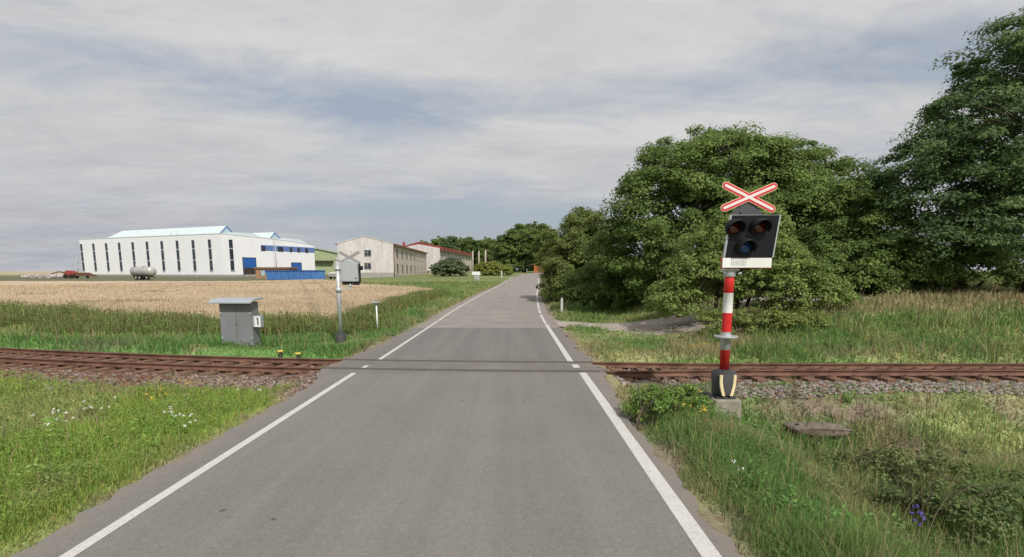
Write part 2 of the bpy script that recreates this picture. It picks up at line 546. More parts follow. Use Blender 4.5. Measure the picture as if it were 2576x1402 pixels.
FIELD_R = ([28, 45, 57, 62, 66, 77, 90, 104], [-9.3, -8.4, -7.9, -9.5, -13, -22, -29, -36])


def field_near(X): return np.maximum(29.0, track_y(X) + 11.5)
def field_in(X, Y): return (Y > field_near(X)) & (Y < 104) & (X < np.interp(Y, *FIELD_R))


def zone(X, Y):
    """own colours of the turf: lush, grey-green, straw, bare soil"""
    X = np.asarray(X, float); Y = np.asarray(Y, float)
    n1 = fbm(X, Y, 3.0, 21); n2 = fbm(X, Y, 1.1, 31); n3 = fbm(X, Y, 7.0, 41)
    lush = np.array((.27, .36, .085)); mid = np.array((.175, .27, .085)); pale = np.array((.32, .345, .145))
    straw = np.array((.36, .315, .18)); soil = np.array((.22, .175, .13))
    def mx(a, b, t): return a * (1 - t[..., None]) + b * t[..., None]
    c = np.broadcast_to(mid, X.shape + (3,)).copy()
    near_left = (1 - sst(13.5, 16, Y)) * sst(-3, -4.5, X)
    c = mx(c, lush, near_left)
    c = mx(c, pale, sst(.48, .72, n1) * .8)
    beyond_left = sst(15.5, 18, Y) * sst(-3, -5, X)
    c = mx(c, np.array((.125, .25, .07)), beyond_left * sst(.35, .6, n3) * .7)
    dry = np.zeros(X.shape)
    dry = np.maximum(dry, sst(6, 11, X) * sst(21.8, 23.8, Y + (n2 - .5) * 3) * (1 - sst(31, 36, Y)) * .92 * sst(.15, .45, n1))           # bank top
    dry = np.maximum(dry, sst(2.2, 3.2, X) * (1 - sst(7.5, 9.5, X)) * sst(16.6, 18, Y) * (1 - sst(24, 27, Y)) * sst(.40, .58, n2) * .9)  # wedge
    dry = np.maximum(dry, sst(3.6, 5.5, X) * (1 - sst(12, 13, Y)) * sst(.46, .68, n2) * .65)         # ditch sides
    dry = np.maximum(dry, sst(.63, .80, n2) * .55)
    de = np.maximum(edge_l(Y) - X, X - edge_r(Y))
    dry = np.maximum(dry, (1 - sst(.1, .9, de)) * sst(.35, .6, n1) * .8)
    dry = np.maximum(dry, (1 - sst(.0, .8, np.abs(de - .9))) * sst(22, 30, Y) * (1 - sst(70, 90, Y)) * sst(.3, .55, n2) * .7)
    c = mx(c, straw, dry)
    bare = sst(5.0, 6, X) * (1 - sst(10.0, 12.5, X)) * (1 - sst(11.6, 12.6, Y)) * sst(9.6, 10.6, Y) * sst(.40, .60, n1) * .7 * sst(.3, .6, n2)
    bare = np.maximum(bare, sst(9, 11, X) * (1 - sst(12.0, 13, Y)) * sst(.62, .74, n2) * .4)
    bare = np.maximum(bare, (1 - sst(.0, .5, de + (n2 - .5) * .9)) * .9)
    bare = np.maximum(bare, np.exp(-(((X + 14.2) / 1.5) ** 2 + ((Y - 20.3) / .7) ** 2)) * 1.3 * sst(.3, .5, n2))
    bare = np.maximum(bare, np.exp(-(((X - 12.5) / 2.2) ** 2 + ((Y - 17.8) / .5) ** 2)) * 1.2 * sst(.3, .5, n2))
    bare = np.maximum(bare, np.exp(-(((X - 6.9) / 1.5) ** 2 + ((Y - 11.7) / .55) ** 2)) * 1.25 * sst(.25, .5, n2))
    bare = np.clip(bare, 0, 1)
    c = mx(c, soil, bare)
    return c, dry, bare


def axis(fine_a, fine_b, step, lo, hi, grow=1.09):
    a = list(np.arange(fine_a, fine_b + 1e-6, step))
    d = step
    while a[-1] < hi: d *= grow; a.append(a[-1] + d)
    d = step
    while a[0] > lo: d *= grow; a.insert(0, a[0] - d)
    return np.array(a)


gx = axis(-16, 17, .22, -3500, 3500); gy = axis(2, 32, .22, -60, 4500)
GX, GY = np.meshgrid(gx, gy)
GZ = gz(GX, GY)
gc, gdry, gbare = zone(GX, GY)
# far farmland: pale stubble and meadow beyond the buildings on the left
farf = sst(180, 260, GY + np.abs(GX) * .1) * sst(-60, -90, GX)
stub = np.array((.40, .34, .22)); med = np.array((.16, .19, .07))
sel = sst(.12, .25, vn(GX, GY * .35, 260, 77))
gc = gc * (1 - farf[..., None]) + (stub * sel[..., None] + med * (1 - sel[..., None])) * farf[..., None]
# mown meadow between field and buildings
meadow = sst(55, 75, GY) * (1 - farf) * (1 - sst(220, 260, GY))
mcol = np.array((.15, .185, .07)) * (1 - sst(.45, .7, fbm(GX, GY, 14, 3))[..., None]) + np.array((.21, .205, .09)) * sst(.45, .7, fbm(GX, GY, 14, 3))[..., None]
yard = sst(-40, -52, GX)[..., None]
mcol = mcol * (1 - yard) + np.array((.135, .135, .085)) * yard
gc = gc * (1 - meadow[..., None]) + mcol * meadow[..., None]
ny, nx = GX.shape
idx = np.arange(ny * nx).reshape(ny, nx)
faces = np.stack([idx[:-1, :-1], idx[:-1, 1:], idx[1:, 1:], idx[1:, :-1]], -1).reshape(-1, 4)
ground = fast_mesh("ground", np.stack([GX, GY, GZ], -1).reshape(-1, 3), faces, M["ground"], col=gc.reshape(-1, 3), smooth=True)
tag(ground, kind="structure")


def ribbon(name, ys, left, right, z, m, cols=9, jitter=0.0, edgeattr=False):
    ys = np.asarray(ys); n = len(ys)
    t = np.linspace(0, 1, cols)
    if jitter:
        left = left + (fbm(ys, ys * 0, .7, 3) - .5) * jitter + (vn(ys, ys * 0, .19, 13) - .5) * .10; right = right + (fbm(ys, ys * 0 + 7, .7, 4) - .5) * jitter + (vn(ys, ys * 0, .19, 14) - .5) * .10
    X = left[:, None] * (1 - t) + right[:, None] * t
    Y = np.repeat(ys[:, None], cols, 1)
    Z = np.repeat(np.asarray(z)[:, None], cols, 1)
    i = np.arange(n * cols).reshape(n, cols)
    fs = np.stack([i[:-1, :-1], i[:-1, 1:], i[1:, 1:], i[1:, :-1]], -1).reshape(-1, 4)
    col = None
    if edgeattr:
        d = np.minimum(X - X[:, :1], X[:, -1:] - X)
        e = 1 - sst(.02, .42, d)
        col = np.repeat(e.reshape(-1, 1), 3, 1)
    return fast_mesh(name, np.stack([X, Y, Z], -1).reshape(-1, 3), fs, m, col=col, smooth=True)


ys = np.concatenate([np.arange(-40, 2, .5), np.arange(2, 36, .12), np.arange(36, 130, .6), np.arange(130, 296, 2)])
# the road sheet is cut out over nothing: rails lie in grooves on it
road = ribbon("road", ys, edge_l(ys), edge_r(ys), rz(ys) + .02, M["asphalt"], cols=41, jitter=.32, edgeattr=True)
tag(road, kind="structure")


def line_strip(name, y0, y1, xoff, w):
    yy = np.arange(y0, y1 + .01, .25 if y1 < 40 else .8)
    if len(yy) < 2: yy = np.array([y0, y1])
    yy[-1] = y1
    c = rc(yy) + xoff
    o = ribbon(name, yy, c - w / 2, c + w / 2, rz(yy) + .024, M["line"], cols=2)
    tag(o, kind="structure")


line_strip("road_line", -30, 14.15, -2.93, .135)
line_strip("road_line", 14.9, 15.35, -2.90, .12)
line_strip("road_line", 16.25, 29.5, -2.80, .12)
line_strip("road_line", 29.9, 210, -2.80, .12)
line_strip("road_line", -30, 14.2, 2.98, .185)
line_strip("road_line", 14.95, 15.5, 2.92, .18)
line_strip("road_line", 16.0, 27.6, 2.86, .17)
line_strip("road_line", 28.0, 33.6, 2.86, .14)
line_strip("road_line", 34.6, 37.6, 2.86, .14)
line_strip("road_line", 38.2, 210, 2.86, .13)

# side drive on the right
dxs = np.linspace(1.6, 22, 60)
dc = np.interp(dxs, [p[0] for p in DRIVE_C], [p[1] for p in DRIVE_C]); dw = np.interp(dxs, [p[0] for p in DRIVE_C], DRIVE_W) + .25
tt = np.linspace(-1, 1, 9)
DX = np.repeat(dxs[:, None], 9, 1); DY = dc[:, None] + dw[:, None] * tt
zz = np.maximum.reduce([gz(DX + a, DY + b) for a in (-.25, 0, .25) for b in (-.25, 0, .25)])
DZ = zz + .02 - .04 * np.abs(tt) ** 6
DZ = np.where(DX < 2.6, rz(DY) + .012, DZ)
i = np.arange(DX.size).reshape(DX.shape)
fs = np.stack([i[:-1, :-1], i[1:, :-1], i[1:, 1:], i[:-1, 1:]], -1).reshape(-1, 4)
tag(fast_mesh("driveway", np.stack([DX, DY, DZ], -1).reshape(-1, 3), fs, M["drive"], smooth=True), kind="structure")

# ------------------------------------------------------------------ railway


def track_pt(s_x):
    y = float(track_y(s_x)); e = .05
    t = Vector((2 * e, float(track_y(s_x + e)) - float(track_y(s_x - e)), 0)).normalized()
    return Vector((s_x, y, 0)), t, Vector((-t.y, t.x, 0))


RX0, RX1 = -5.0, 2.35     # rails run in asphalt between these


def cant(x, side):
    k = float(sst(2.2, 6, x)); return side * -.04 * k


trk = empty("railway_track", (0, 15.3, 0))
tag(trk, "rusty single railway track crossing the road", "railway track")
xs_rail = np.concatenate([np.arange(-75, -20, 1.5), np.arange(-20, 26, .4), np.arange(26, 70, 2)])
prof = [(-.036, .0), (.036, .0), (.036, -.035), (.012, -.05), (.012, -.125), (.065, -.14), (.065, -.155), (-.065, -.155), (-.065, -.14), (-.012, -.125), (-.012, -.05), (-.036, -.035)]
for side in (1, -1):
    vs = []; fs = []; mi = []
    n = len(prof)
    for x in xs_rail:
        p, t, nr = track_pt(x)
        c = p + nr * (.755 * side)
        z = .028 + cant(x, side)
        for a, b in prof: vs.append((c.x + nr.x * a, c.y + nr.y * a - 15.3, z + b))
    for k in range(len(xs_rail) - 1):
        for q in range(n):
            fs.append((k * n + q, k * n + (q + 1) % n, (k + 1) * n + (q + 1) % n, (k + 1) * n + q)); mi.append(1 if q == 0 else 0)
    fast_mesh("rail", np.array(vs), np.array(fs), [M["rust_rail"], M["rail_head"]], trk, midx=mi)
# sleepers
sl = MB().box(-.13, .13, -1.28, 1.28, -.14, 0)
sl.cur = 1
for sg in (-.755, .755): sl.box(-.075, .075, sg - .17, sg + .17, .0, .014); sl.box(-.04, .04, sg - .12, sg - .07, .014, .05); sl.box(-.04, .04, sg + .07, sg + .12, .014, .05)
sl_o = None
xs = [x for x in np.arange(-26, 22, .66) if not (RX0 - .1 < x < RX1 + .1)]
for k, x in enumerate(xs):
    p, t, nr = track_pt(x)
    if sl_o is None:
        sl_o = sl.build("sleeper", [M["sleeper"], M["rust_frame"]], trk, bevel=.008); o = sl_o
    else:
        o = sl_o.copy(); COL.objects.link(o)
    z = -.128
    o.location = (p.x + random.uniform(-.03, .03), p.y - 15.3 + random.uniform(-.05, .05), z + random.uniform(-.008, .004))
    o.rotation_euler = (-.028 * float(sst(2.2, 6, x)), 0, math.atan2(t.y, t.x) + random.uniform(-.02, .02))

# ballast bed: sheet with shoulders, open where the road crosses


def bed(name, x0, x1):
    xs_ = np.arange(x0, x1 + .01, .25)
    prof_ = np.array([(-3.3, -.74), (-2.75, -.54), (-2.2, -.35), (-1.7, -.20), (-1.3, -.20), (-.7, -.215), (0, -.22), (.7, -.215), (1.3, -.20), (1.65, -.22), (2.0, -.32), (2.4, -.50)])
    vs = []
    if x1 < 0:
        prof_[:5] = [(-3.7, -.36), (-3.1, -.23), (-2.4, -.195), (-1.7, -.195), (-1.3, -.20)]
    for x in xs_:
        p, t, nr = track_pt(x)
        for a, b in prof_:
            q = p + nr * a
            lvl = b
            vs.append((q.x, q.y, lvl))
    vs = np.array(vs); vs[:, 2] += (fbm(vs[:, 0], vs[:, 1], .35, 8) - .5) * .09
    m_ = len(prof_); i_ = np.arange(len(vs)).reshape(-1, m_)
    fs_ = np.stack([i_[:-1, :-1], i_[1:, :-1], i_[1:, 1:], i_[:-1, 1:]], -1).reshape(-1, 4)
    tag(fast_mesh(name, vs, fs_, M["ballast"], smooth=True), kind="structure")


bed("track_bed", -70, RX0 + .15)
bed("track_bed", RX1 - .1, 60)

# flangeway grooves across the road, and rail heads flush with the asphalt
for side in (1, -1):
    for off, w in ((-.09 * side, .10), (.08 * side, .07)):
        vs = []; fs = []
        xs_ = np.arange(RX0 - .1, RX1 + .15, .2)
        for x in xs_:
            p, t, nr = track_pt(x); c = p + nr * (.755 * side + off)
            for a in (-w / 2, w / 2): vs.append((c.x + nr.x * a, c.y + nr.y * a, .0245))
        i_ = np.arange(len(vs)).reshape(-1, 2)
        fs_ = np.stack([i_[:-1, 0], i_[1:, 0], i_[1:, 1], i_[:-1, 1]], -1)
        tag(fast_mesh("rail_groove", np.array(vs), fs_, M["groove"]), kind="structure")

# loose ballast stones
nS = 26000
sx = np.concatenate([RNG.uniform(-22, -4.7, nS // 2), RNG.uniform(2.7, 17, nS // 2)])
so = np.where(RNG.random(nS) < .74, RNG.uniform(-3.0, -.9, nS), RNG.uniform(-.9, 1.7, nS))
so = np.where((sx < 0) & (so < -.9), -.9 + (so + .9) * (1.38 + .05 * (-5 - sx)), so)
so += (vn(sx, sx * 0, 1.5, 3) - .5) * .5 * (so < -1.7)
sy = track_y(sx) + so
prof_a = np.array([-3.3, -2.75, -2.2, -1.7, -1.3, -.7, 0, .7, 1.3, 1.65, 2.0, 2.4]); prof_b = np.array([-.74, -.54, -.35, -.20, -.20, -.215, -.22, -.215, -.20, -.22, -.32, -.50])
szz = np.interp(so, prof_a, prof_b)
szz = np.where(sx < 0, np.where(so < -1.7, np.interp(so, [-3.7, -3.1, -2.4, -1.7], [-.36, -.23, -.195, -.18]), szz), szz)
szz = np.maximum(szz, gz(sx, sy))
ins = (np.abs(so) < 1.3) & (np.abs(((sx + 26 + .33) % .66) - .33) < .17)
size = np.where(ins, .004, RNG.uniform(.018, .048, nS))
cube = np.array([(a, b, c) for c in (-1, 1) for b in (-1, 1) for a in (-1, 1)], float)
V = cube[None] * size[:, None, None] * (1 + RNG.uniform(-.45, .3, (nS, 8, 3)))
ang = RNG.uniform(0, 6.28, nS); ca, sa = np.cos(ang), np.sin(ang); tl = RNG.uniform(-.6, .6, nS)
Vz = V[:, :, 2] * np.cos(tl)[:, None] * .75 + V[:, :, 0] * np.sin(tl)[:, None]
Vx = V[:, :, 0] * ca[:, None] - V[:, :, 1] * sa[:, None]; Vy = V[:, :, 0] * sa[:, None] + V[:, :, 1] * ca[:, None]
V = np.stack([Vx + sx[:, None], Vy + sy[:, None], Vz + (szz + size * .25)[:, None]], -1)
cf = np.array([(0, 2, 3, 1), (4, 5, 7, 6), (0, 1, 5, 4), (2, 6, 7, 3), (0, 4, 6, 2), (1, 3, 7, 5)])
fs = (cf[None] + (np.arange(nS) * 8)[:, None, None]).reshape(-1, 4)
tone = RNG.uniform(.12, .32, nS)[:, None] * np.array((1.0, .88, .82))
rusty = (RNG.random(nS) < np.where(np.abs(so + .0) < .95, .95, np.where(sx < -9, .5, .22)))[:, None]
tone = np.where(rusty, tone * np.array((.74, .50, .38)), tone)
tone = np.where((sx < 0)[:, None], tone * np.array((1.0, .88, .78)), tone * 1.15)
gravel = fast_mesh("gravel", V.reshape(-1, 3), fs, M["stone"], col=np.repeat(tone, 8, 0))
tag(gravel, "grey and rusty ballast stones along the railway track", "gravel", kind="stuff")

# ------------------------------------------------------------------ scattered blades


def blades(name, X, Y, Z, h, w, col, m, lean=.45, curve=.5, rng=RNG):
    n = len(X)
    a = rng.uniform(0, 6.28, n); la = rng.uniform(0, 6.28, n); l = np.abs(rng.normal(0, lean, n))
    l = np.clip(l, 0, 1.3)
    dx, dy = np.cos(a) * w * .5, np.sin(a) * w * .5
    ox, oy = np.cos(la) * np.sin(l) * h, np.sin(la) * np.sin(l) * h
    oz = np.cos(l) * h
    base1 = np.stack([X - dx, Y - dy, Z - .03], -1); base2 = np.stack([X + dx, Y + dy, Z - .03], -1)
    mx_, my_, mz_ = X + ox * (.5 - .2 * curve), Y + oy * (.5 - .2 * curve), Z + oz * .58
    mid1 = np.stack([mx_ - dx * .8, my_ - dy * .8, mz_], -1); mid2 = np.stack([mx_ + dx * .8, my_ + dy * .8, mz_], -1)
    tip1 = np.stack([X + ox - dx * .12, Y + oy - dy * .12, Z + oz], -1); tip2 = np.stack([X + ox + dx * .12, Y + oy + dy * .12, Z + oz], -1)
    V = np.stack([base1, base2, mid1, mid2, tip1, tip2], 1)
    b = (np.arange(n) * 6)[:, None]
    fs = np.concatenate([b + np.array([[0, 1, 3, 2]]), b + np.array([[2, 3, 5, 4]])], 0)
    return fast_mesh(name, V.reshape(-1, 3), fs, m, col=np.repeat(col, 6, 0))


def polar(n, r0, r1, a0=-50, a1=50, p=0.0):
    """density falls off with the square of the distance from the road's near end"""
    u = RNG.random(n)
    r = r0 * (r1 / r0) ** u
    a = np.radians(RNG.uniform(a0, a1, n))
    return np.sin(a) * r, np.cos(a) * r, r


X, Y, r = polar(620000, 3.6, 95)
Yt = track_y(X)
de = np.maximum(edge_l(Y) - X, X - edge_r(Y))
ok = de > (-.02 + .35 * (vn(X, Y, .5, 3) - .45) + .1)
dt = Y - Yt
nb = fbm(X, Y, 1.3, 55)
intrack = (np.abs(dt) < 1.75 + .5 * (nb - .5)) & (np.abs(X + 1.3) > 3)
shoulder = (dt < 0) & (dt > -2.75 - 1.6 * (nb - .5) - .02 * (X - 5)) & (X > 2)
ok &= ~(intrack & (nb < .66)) & ~(shoulder & (nb < .72 - .22 * sst(8.5, 6, X)) & ~intrack)
lsh = (dt < 0) & (dt > -2.75 - 1.6 * (nb - .5) - .05 * (-5 - X)) & (X < -4)
ok &= ~(lsh & (nb < .60))
ok &= drive_dist(X, Y) > .05 + .3 * (nb - .5)
ok &= ~field_in(X, Y)
c, dry, bare = zone(X, Y)
ok &= RNG.random(len(X)) > bare * .93
ok &= ~((Y > 60) & (RNG.random(len(X)) < .3))
X, Y, r, c, dry, bare, nb, dt = X[ok], Y[ok], r[ok], c[ok], dry[ok], bare[ok], nb[ok], dt[ok]
n = len(X)
patch = fbm(X, Y, 1.6, 91)
h = (.09 + .17 * patch) * RNG.uniform(.6, 1.35, n)
h *= np.where(X < -4, 1.05, 1.1)
h *= np.where((X > 2.5) & (Y < 12), 1.1, 1.0) * np.where((X > 5) & (Y < 11), 1.6, 1.0)
h = np.where((X > 2) & (X < 8.5) & (Y > 20.5) & (Y < 24.6), h * .45, h)
h = np.where((X < -4) & (Y < 14.5), h * .8, h)
h = np.where((X > 5) & (Y > 9.3) & (Y < 12.6), h * (.35 + .7 * vn(X, Y, .8, 201)), h)
h = np.where((X > 2) & (X < 8.5) & (Y > 20.5) & (Y < 24.6), h * .55, h)
h = np.where((X > 7) & (Y > 20.5) & (Y < 40), h * 1.5, h)
h *= .62 + .75 * vn(X, Y, .38, 133)
h = np.where((X > 2) & (X < 7) & (Y > 16) & (Y < 25), h * .75, h)
h = np.where((X > 2) & (dt < -1) & (dt > -3.2), h * .55, h)                 # long dry grass on the bank
h = np.where((X > 5) & (Y > 16.5) & (Y < 21), h * 1.5, h)
h = np.where((np.abs(dt) < 2) , h * .6, h)
h = np.where((X < -5) & (Y > 17.5) & (Y < 60), h * 1.35, h)
de = np.maximum(edge_l(Y) - X, X - edge_r(Y))
h *= .35 + .65 * sst(0, .6, de)
for (kx, ky, kr) in ((-6.7, 21.6, 1.8), (-9.0, 19.0, 2.0), (-7.3, 17.4, .8), (-6.6, 17.3, .8), (-6, 24.4, .8), (4.3, 10.9, .7)):
    h *= .22 + .78 * sst(kr * .6, kr, np.hypot(X - kx, Y - ky))
w = np.maximum(.007, r * .00135) * RNG.uniform(.7, 1.5, n)
var = RNG.uniform(.68, 1.38, n)[:, None] * np.where(RNG.random(n)[:, None] < .10, np.array((1.7, 1.35, 1.3)), 1.0)
cc = np.clip(c * var * (1 + .25 * RNG.normal(0, 1, (n, 1)) * np.array((.6, 0, .4))), .01, .5)
st_ = RNG.random(n) < .016
h = np.where(st_ & (r < 30), h * RNG.uniform(1.5, 2.4, n), h); cc[st_] = np.array((.36, .30, .17)) * RNG.uniform(.6, 1.2, (st_.sum(), 1))
gr = blades("grass", X, Y, gz(X, Y), h, w, cc, M["blade"], lean=.68)
tag(gr, "wild green and dry grass on the verges and banks", "grass", kind="stuff")

# broad-leaved herbs among the near grass


def leaf_quads(P, nrm, size, col, rng, aspect=.55, fold=.12):
    n = len(P)
    nrm = nrm / (np.linalg.norm(nrm, axis=1, keepdims=True) + 1e-9)
    rv = rng.normal(0, 1, (n, 3))
    t = np.cross(nrm, rv); t /= np.linalg.norm(t, axis=1, keepdims=True) + 1e-9
    b = np.cross(nrm, t)
    s = size[:, None]
    v0 = P - t * s * .5; v2 = P + t * s * .5 - nrm * s * fold
    v1 = P + b * s * .5 * aspect + nrm * s * .05; v3 = P - b * s * .5 * aspect + nrm * s * .05
    V = np.stack([v0, v1, v2, v3], 1).reshape(-1, 3)
    fs = np.arange(n * 4).reshape(n, 4)
    return V, fs, np.repeat(col, 4, 0)


X, Y, r = polar(300000, 3.6, 26)
de = np.maximum(edge_l(Y) - X, X - edge_r(Y))
nb = fbm(X, Y, 1.0, 155)
c, dry, bare = zone(X, Y)
keep = (de > .35) & (nb > .44) & (np.abs(Y - track_y(X)) > 2.6) & (drive_dist(X, Y) > .3) & (RNG.random(len(X)) > bare) & (RNG.random(len(X)) > dry * .8)
for (kx, ky, kr) in ((-6.7, 21.6, 1.2), (-9.0, 19.0, 1.3), (-7.3, 17.4, .5), (-6.6, 17.3, .5)):
    keep &= np.hypot(X - kx, Y - ky) > kr
X, Y, r, nb, c = X[keep], Y[keep], r[keep], nb[keep], c[keep]
n = len(X)
P = np.stack([X, Y, gz(X, Y) + RNG.uniform(.05, .30, n) * (nb - .25) * 2.2], -1)
nr = RNG.normal(0, .55, (n, 3)); nr[:, 2] += 1
cc = np.clip(c * np.array((.85, 1.0, .9)) * RNG.uniform(.65, 1.45, n)[:, None], .01, .4)
ncl = 190
ccx, ccy, _r = polar(ncl * 6, 4.2, 14)
k_ = (np.maximum(edge_l(ccy) - ccx, ccx - edge_r(ccy)) > .7) & (ccy < 12.4)
ccx, ccy = ccx[k_][:ncl], ccy[k_][:ncl]; ncl = len(ccx)
per_ = 46
rr_ = RNG.uniform(.08, .26, (ncl, 1)); qa = RNG.uniform(0, 6.28, (ncl, per_)); qd = RNG.random((ncl, per_)) ** .6
bxl = (ccx[:, None] + np.cos(qa) * qd * rr_).ravel(); byl = (ccy[:, None] + np.sin(qa) * qd * rr_).ravel()
hl_ = np.repeat(RNG.uniform(.12, .42, ncl), per_) * RNG.uniform(.3, 1.0, ncl * per_)
cb_, _, _ = zone(bxl, byl)
cb_ = cb_ * np.repeat(RNG.uniform(.7, 1.25, (ncl, 1)) * np.array((.8, 1.0, .85)), per_, 0) * RNG.uniform(.8, 1.2, (ncl * per_, 1))
P = np.concatenate([P, np.stack([bxl, byl, gz(bxl, byl) + hl_], -1)])
n2_ = RNG.normal(0, .5, (ncl * per_, 3)); n2_[:, 2] += 1; n2_[:, 0] += np.cos(qa).ravel() * .5; n2_[:, 1] += np.sin(qa).ravel() * .5
nr = np.concatenate([nr, n2_]); cc = np.concatenate([cc, np.clip(cb_, .01, .45)])
r = np.concatenate([r, np.full(ncl * per_, 18.0)]); n = len(P)
V, fs, cl = leaf_quads(P, nr, np.maximum(.024, r * .0027) * RNG.uniform(.6, 1.7, n), cc, RNG)
tag(fast_mesh("ground_cover", V, fs, M["leaf"], col=cl), "low broad-leaved herbs mixed into the verge grass", "ground cover", kind="stuff")

# tall weeds between the track and the crop
nW = 8000
X = RNG.uniform(-62, -6.0, nW)
fn = field_near(X)
Y = np.where(X < -9.6, fn - RNG.uniform(-.6, 5.2, nW) * (.55 + .6 * vn(X, X * 0, 3, 6)), RNG.uniform(25.6, 30, nW))
# and a thinner fringe along the crop's roadside edge
Y2 = RNG.uniform(29, 58, 3200); X2 = np.interp(Y2, *FIELD_R) + RNG.uniform(-.4, 1.5, 3200)
X = np.concatenate([X, X2]); Y = np.concatenate([Y, Y2])
n = len(X); base = gz(X, Y)
clump = fbm(X, Y, 2.5, 66)
ht = (.22 + .85 * clump) * RNG.uniform(.55, 1.25, n)
ht = np.where(X > -9.6, ht * .8, ht)
P = []; NRM = []; CL = []; S = []
k = 11
zf = RNG.random((n, k)) ** .75
px = X[:, None] + RNG.normal(0, .13, (n, k)); py = Y[:, None] + RNG.normal(0, .13, (n, k)); pz = base[:, None] + zf * ht[:, None]
tone = (np.array((.125, .19, .055)) * (1 - clump[:, None]) + np.array((.23, .275, .095)) * clump[:, None]) * RNG.uniform(.7, 1.25, (n, 1))
brown = RNG.random(n) < .16
tone[brown] = np.array((.17, .13, .06)) * RNG.uniform(.7, 1.3, (brown.sum(), 1))
P = np.stack([px, py, pz], -1).reshape(-1, 3)
nn = RNG.normal(0, .7, (n * k, 3)); nn[:, 2] += .7; nn[:, 1] -= .3
V, fs, cl = leaf_quads(P, nn, RNG.uniform(.06, .17, n * k), np.repeat(tone, k, 0) * RNG.uniform(.75, 1.3, (n * k, 1)), RNG, aspect=.45)
tag(fast_mesh("weeds", V, fs, M["leaf"], col=cl), "tall dark weeds between the railway and the ripe crop", "weeds", kind="stuff")
rp = np.repeat(np.arange(n), 5)
bx2 = X[rp] + RNG.normal(0, .22, len(rp)); by2 = Y[rp] + RNG.normal(0, .22, len(rp))
ok2 = ~field_in(bx2, by2 + .3) | (RNG.random(len(rp)) < .35)
rp, bx2, by2 = rp[ok2], bx2[ok2], by2[ok2]
tn = tone[rp] * RNG.uniform(.7, 1.4, (len(rp), 1)); br2 = RNG.random(len(rp)) < .14; tn[br2] = np.array((.30, .24, .12)) * RNG.uniform(.7, 1.2, (br2.sum(), 1))
sb = blades("weed_stems", bx2, by2, gz(bx2, by2), ht[rp] * RNG.uniform(.7, 1.35, len(rp)), RNG.uniform(.02, .045, len(rp)), np.clip(tn * 1.15, 0, .5), M["blade"], lean=.2)
tag(sb, "upright weed stalks and seed heads at the crop edge", "weeds", kind="stuff")

# ------------------------------------------------------------------ ripe crop
yy = np.concatenate([np.arange(28.5, 60, .45), np.arange(60, 104.5, .9)])
uu = 1 - (np.linspace(0, 1, 170)) ** 1.7
rows = []
for y in yy:
    xr = np.interp(y, *FIELD_R); xl = -260
    rows.append(np.stack([xr + (xl - xr) * (1 - uu)[::1], np.full(170, y)], -1))
FG = np.array(rows)
FX, FY = FG[..., 0], FG[..., 1]
FY = np.maximum(FY, np.minimum(field_near(FX), 103.5))
inn = np.minimum.reduce([FY - field_near(FX), 104.2 - FY, np.interp(FY, *FIELD_R) - FX])
FZ = gz(FX, FY) + .03 + .42 * sst(-.05, .25, inn) + (fbm(FX, FY, 4, 14) - .5) * .14 + (vn(FX, FY, .7, 15) - .5) * .10
FZ = np.where(inn < .02, gz(FX, FY) - .05, FZ)
i = np.arange(FX.size).reshape(FX.shape)
fs = np.stack([i[:-1, :-1], i[:-1, 1:], i[1:, 1:], i[1:, :-1]], -1).reshape(-1, 4)
tag(fast_mesh("crop_field", np.stack([FX, FY, FZ], -1).reshape(-1, 3), fs, M["field"], smooth=True), kind="structure")

X, Y, r = polar(260000, 29, 104, -52, -2)
k = field_in(X, Y)
X, Y, r = X[k], Y[k], r[k]; n = len(X)
tb = fbm(X, Y * 2.2, 11, 18)
cc = (np.array((.55, .455, .335)) * tb[:, None] + np.array((.40, .32, .215)) * (1 - tb[:, None])) * RNG.uniform(.72, 1.3, (n, 1))
tram = (np.abs(((X * .93 + Y * .36) % 14.0) - 1.0) < .28) | (np.abs(((X * .93 + Y * .36) % 14.0) - 2.9) < .28)
cc = np.where(tram[:, None], cc * np.array((.84, .85, .85)), cc)
grn = (vn(X, Y * 3, 9, 23) > .84)[:, None] * (RNG.random(n) < .6)[:, None]
cc = np.where(grn, np.array((.20, .20, .075)), cc)
wb = blades("wheat", X, Y, gz(X, Y) + .22, RNG.uniform(.24, .46, n), np.maximum(.02, r * .0011) * RNG.uniform(.7, 1.4, n), np.clip(cc, 0, .8), M["straw"], lean=.28)
tag(wb, "ripe pale wheat standing in the field", "wheat", kind="stuff")

# ------------------------------------------------------------------ wild flowers


def flowers(name, spots, size, color, label, lift=(.14, .34)):
    P = []; S = []
    for (u, v, ru, rv, cnt) in spots:
        x0, y0 = atZ(u, v, -.05); xr, _ = atZ(u + ru, v, -.05); _, yr = atZ(u, v - rv, -.05)
        for _ in range(cnt):
            x = x0 + random.gauss(0, 1) * abs(xr - x0) * .55; y = y0 + random.gauss(0, 1) * abs(yr - y0) * .55
            hz = random.uniform(*lift)
            if max(float(edge_l(y)) - x, x - float(edge_r(y))) < .35: continue
            for q in range(5):
                a = random.uniform(0, 6.28); d = random.uniform(0, size * .9)
                P.append((x + math.cos(a) * d, y + math.sin(a) * d, gz1(x, y) + hz + random.uniform(-.02, .02))); S.append(size * random.uniform(.6, 1.2))
    P = np.array(P); n = len(P)
    nn = RNG.normal(0, .45, (n, 3)); nn[:, 2] += 1; nn[:, 1] -= .5
    V, fs, cl = leaf_quads(P, nn, np.array(S), np.array(color) * RNG.uniform(.8, 1.15, (n, 1)), RNG, aspect=.9, fold=.05)
    tag(fast_mesh(name, V, fs, M["petal"], col=cl), label, "wildflowers", kind="stuff")


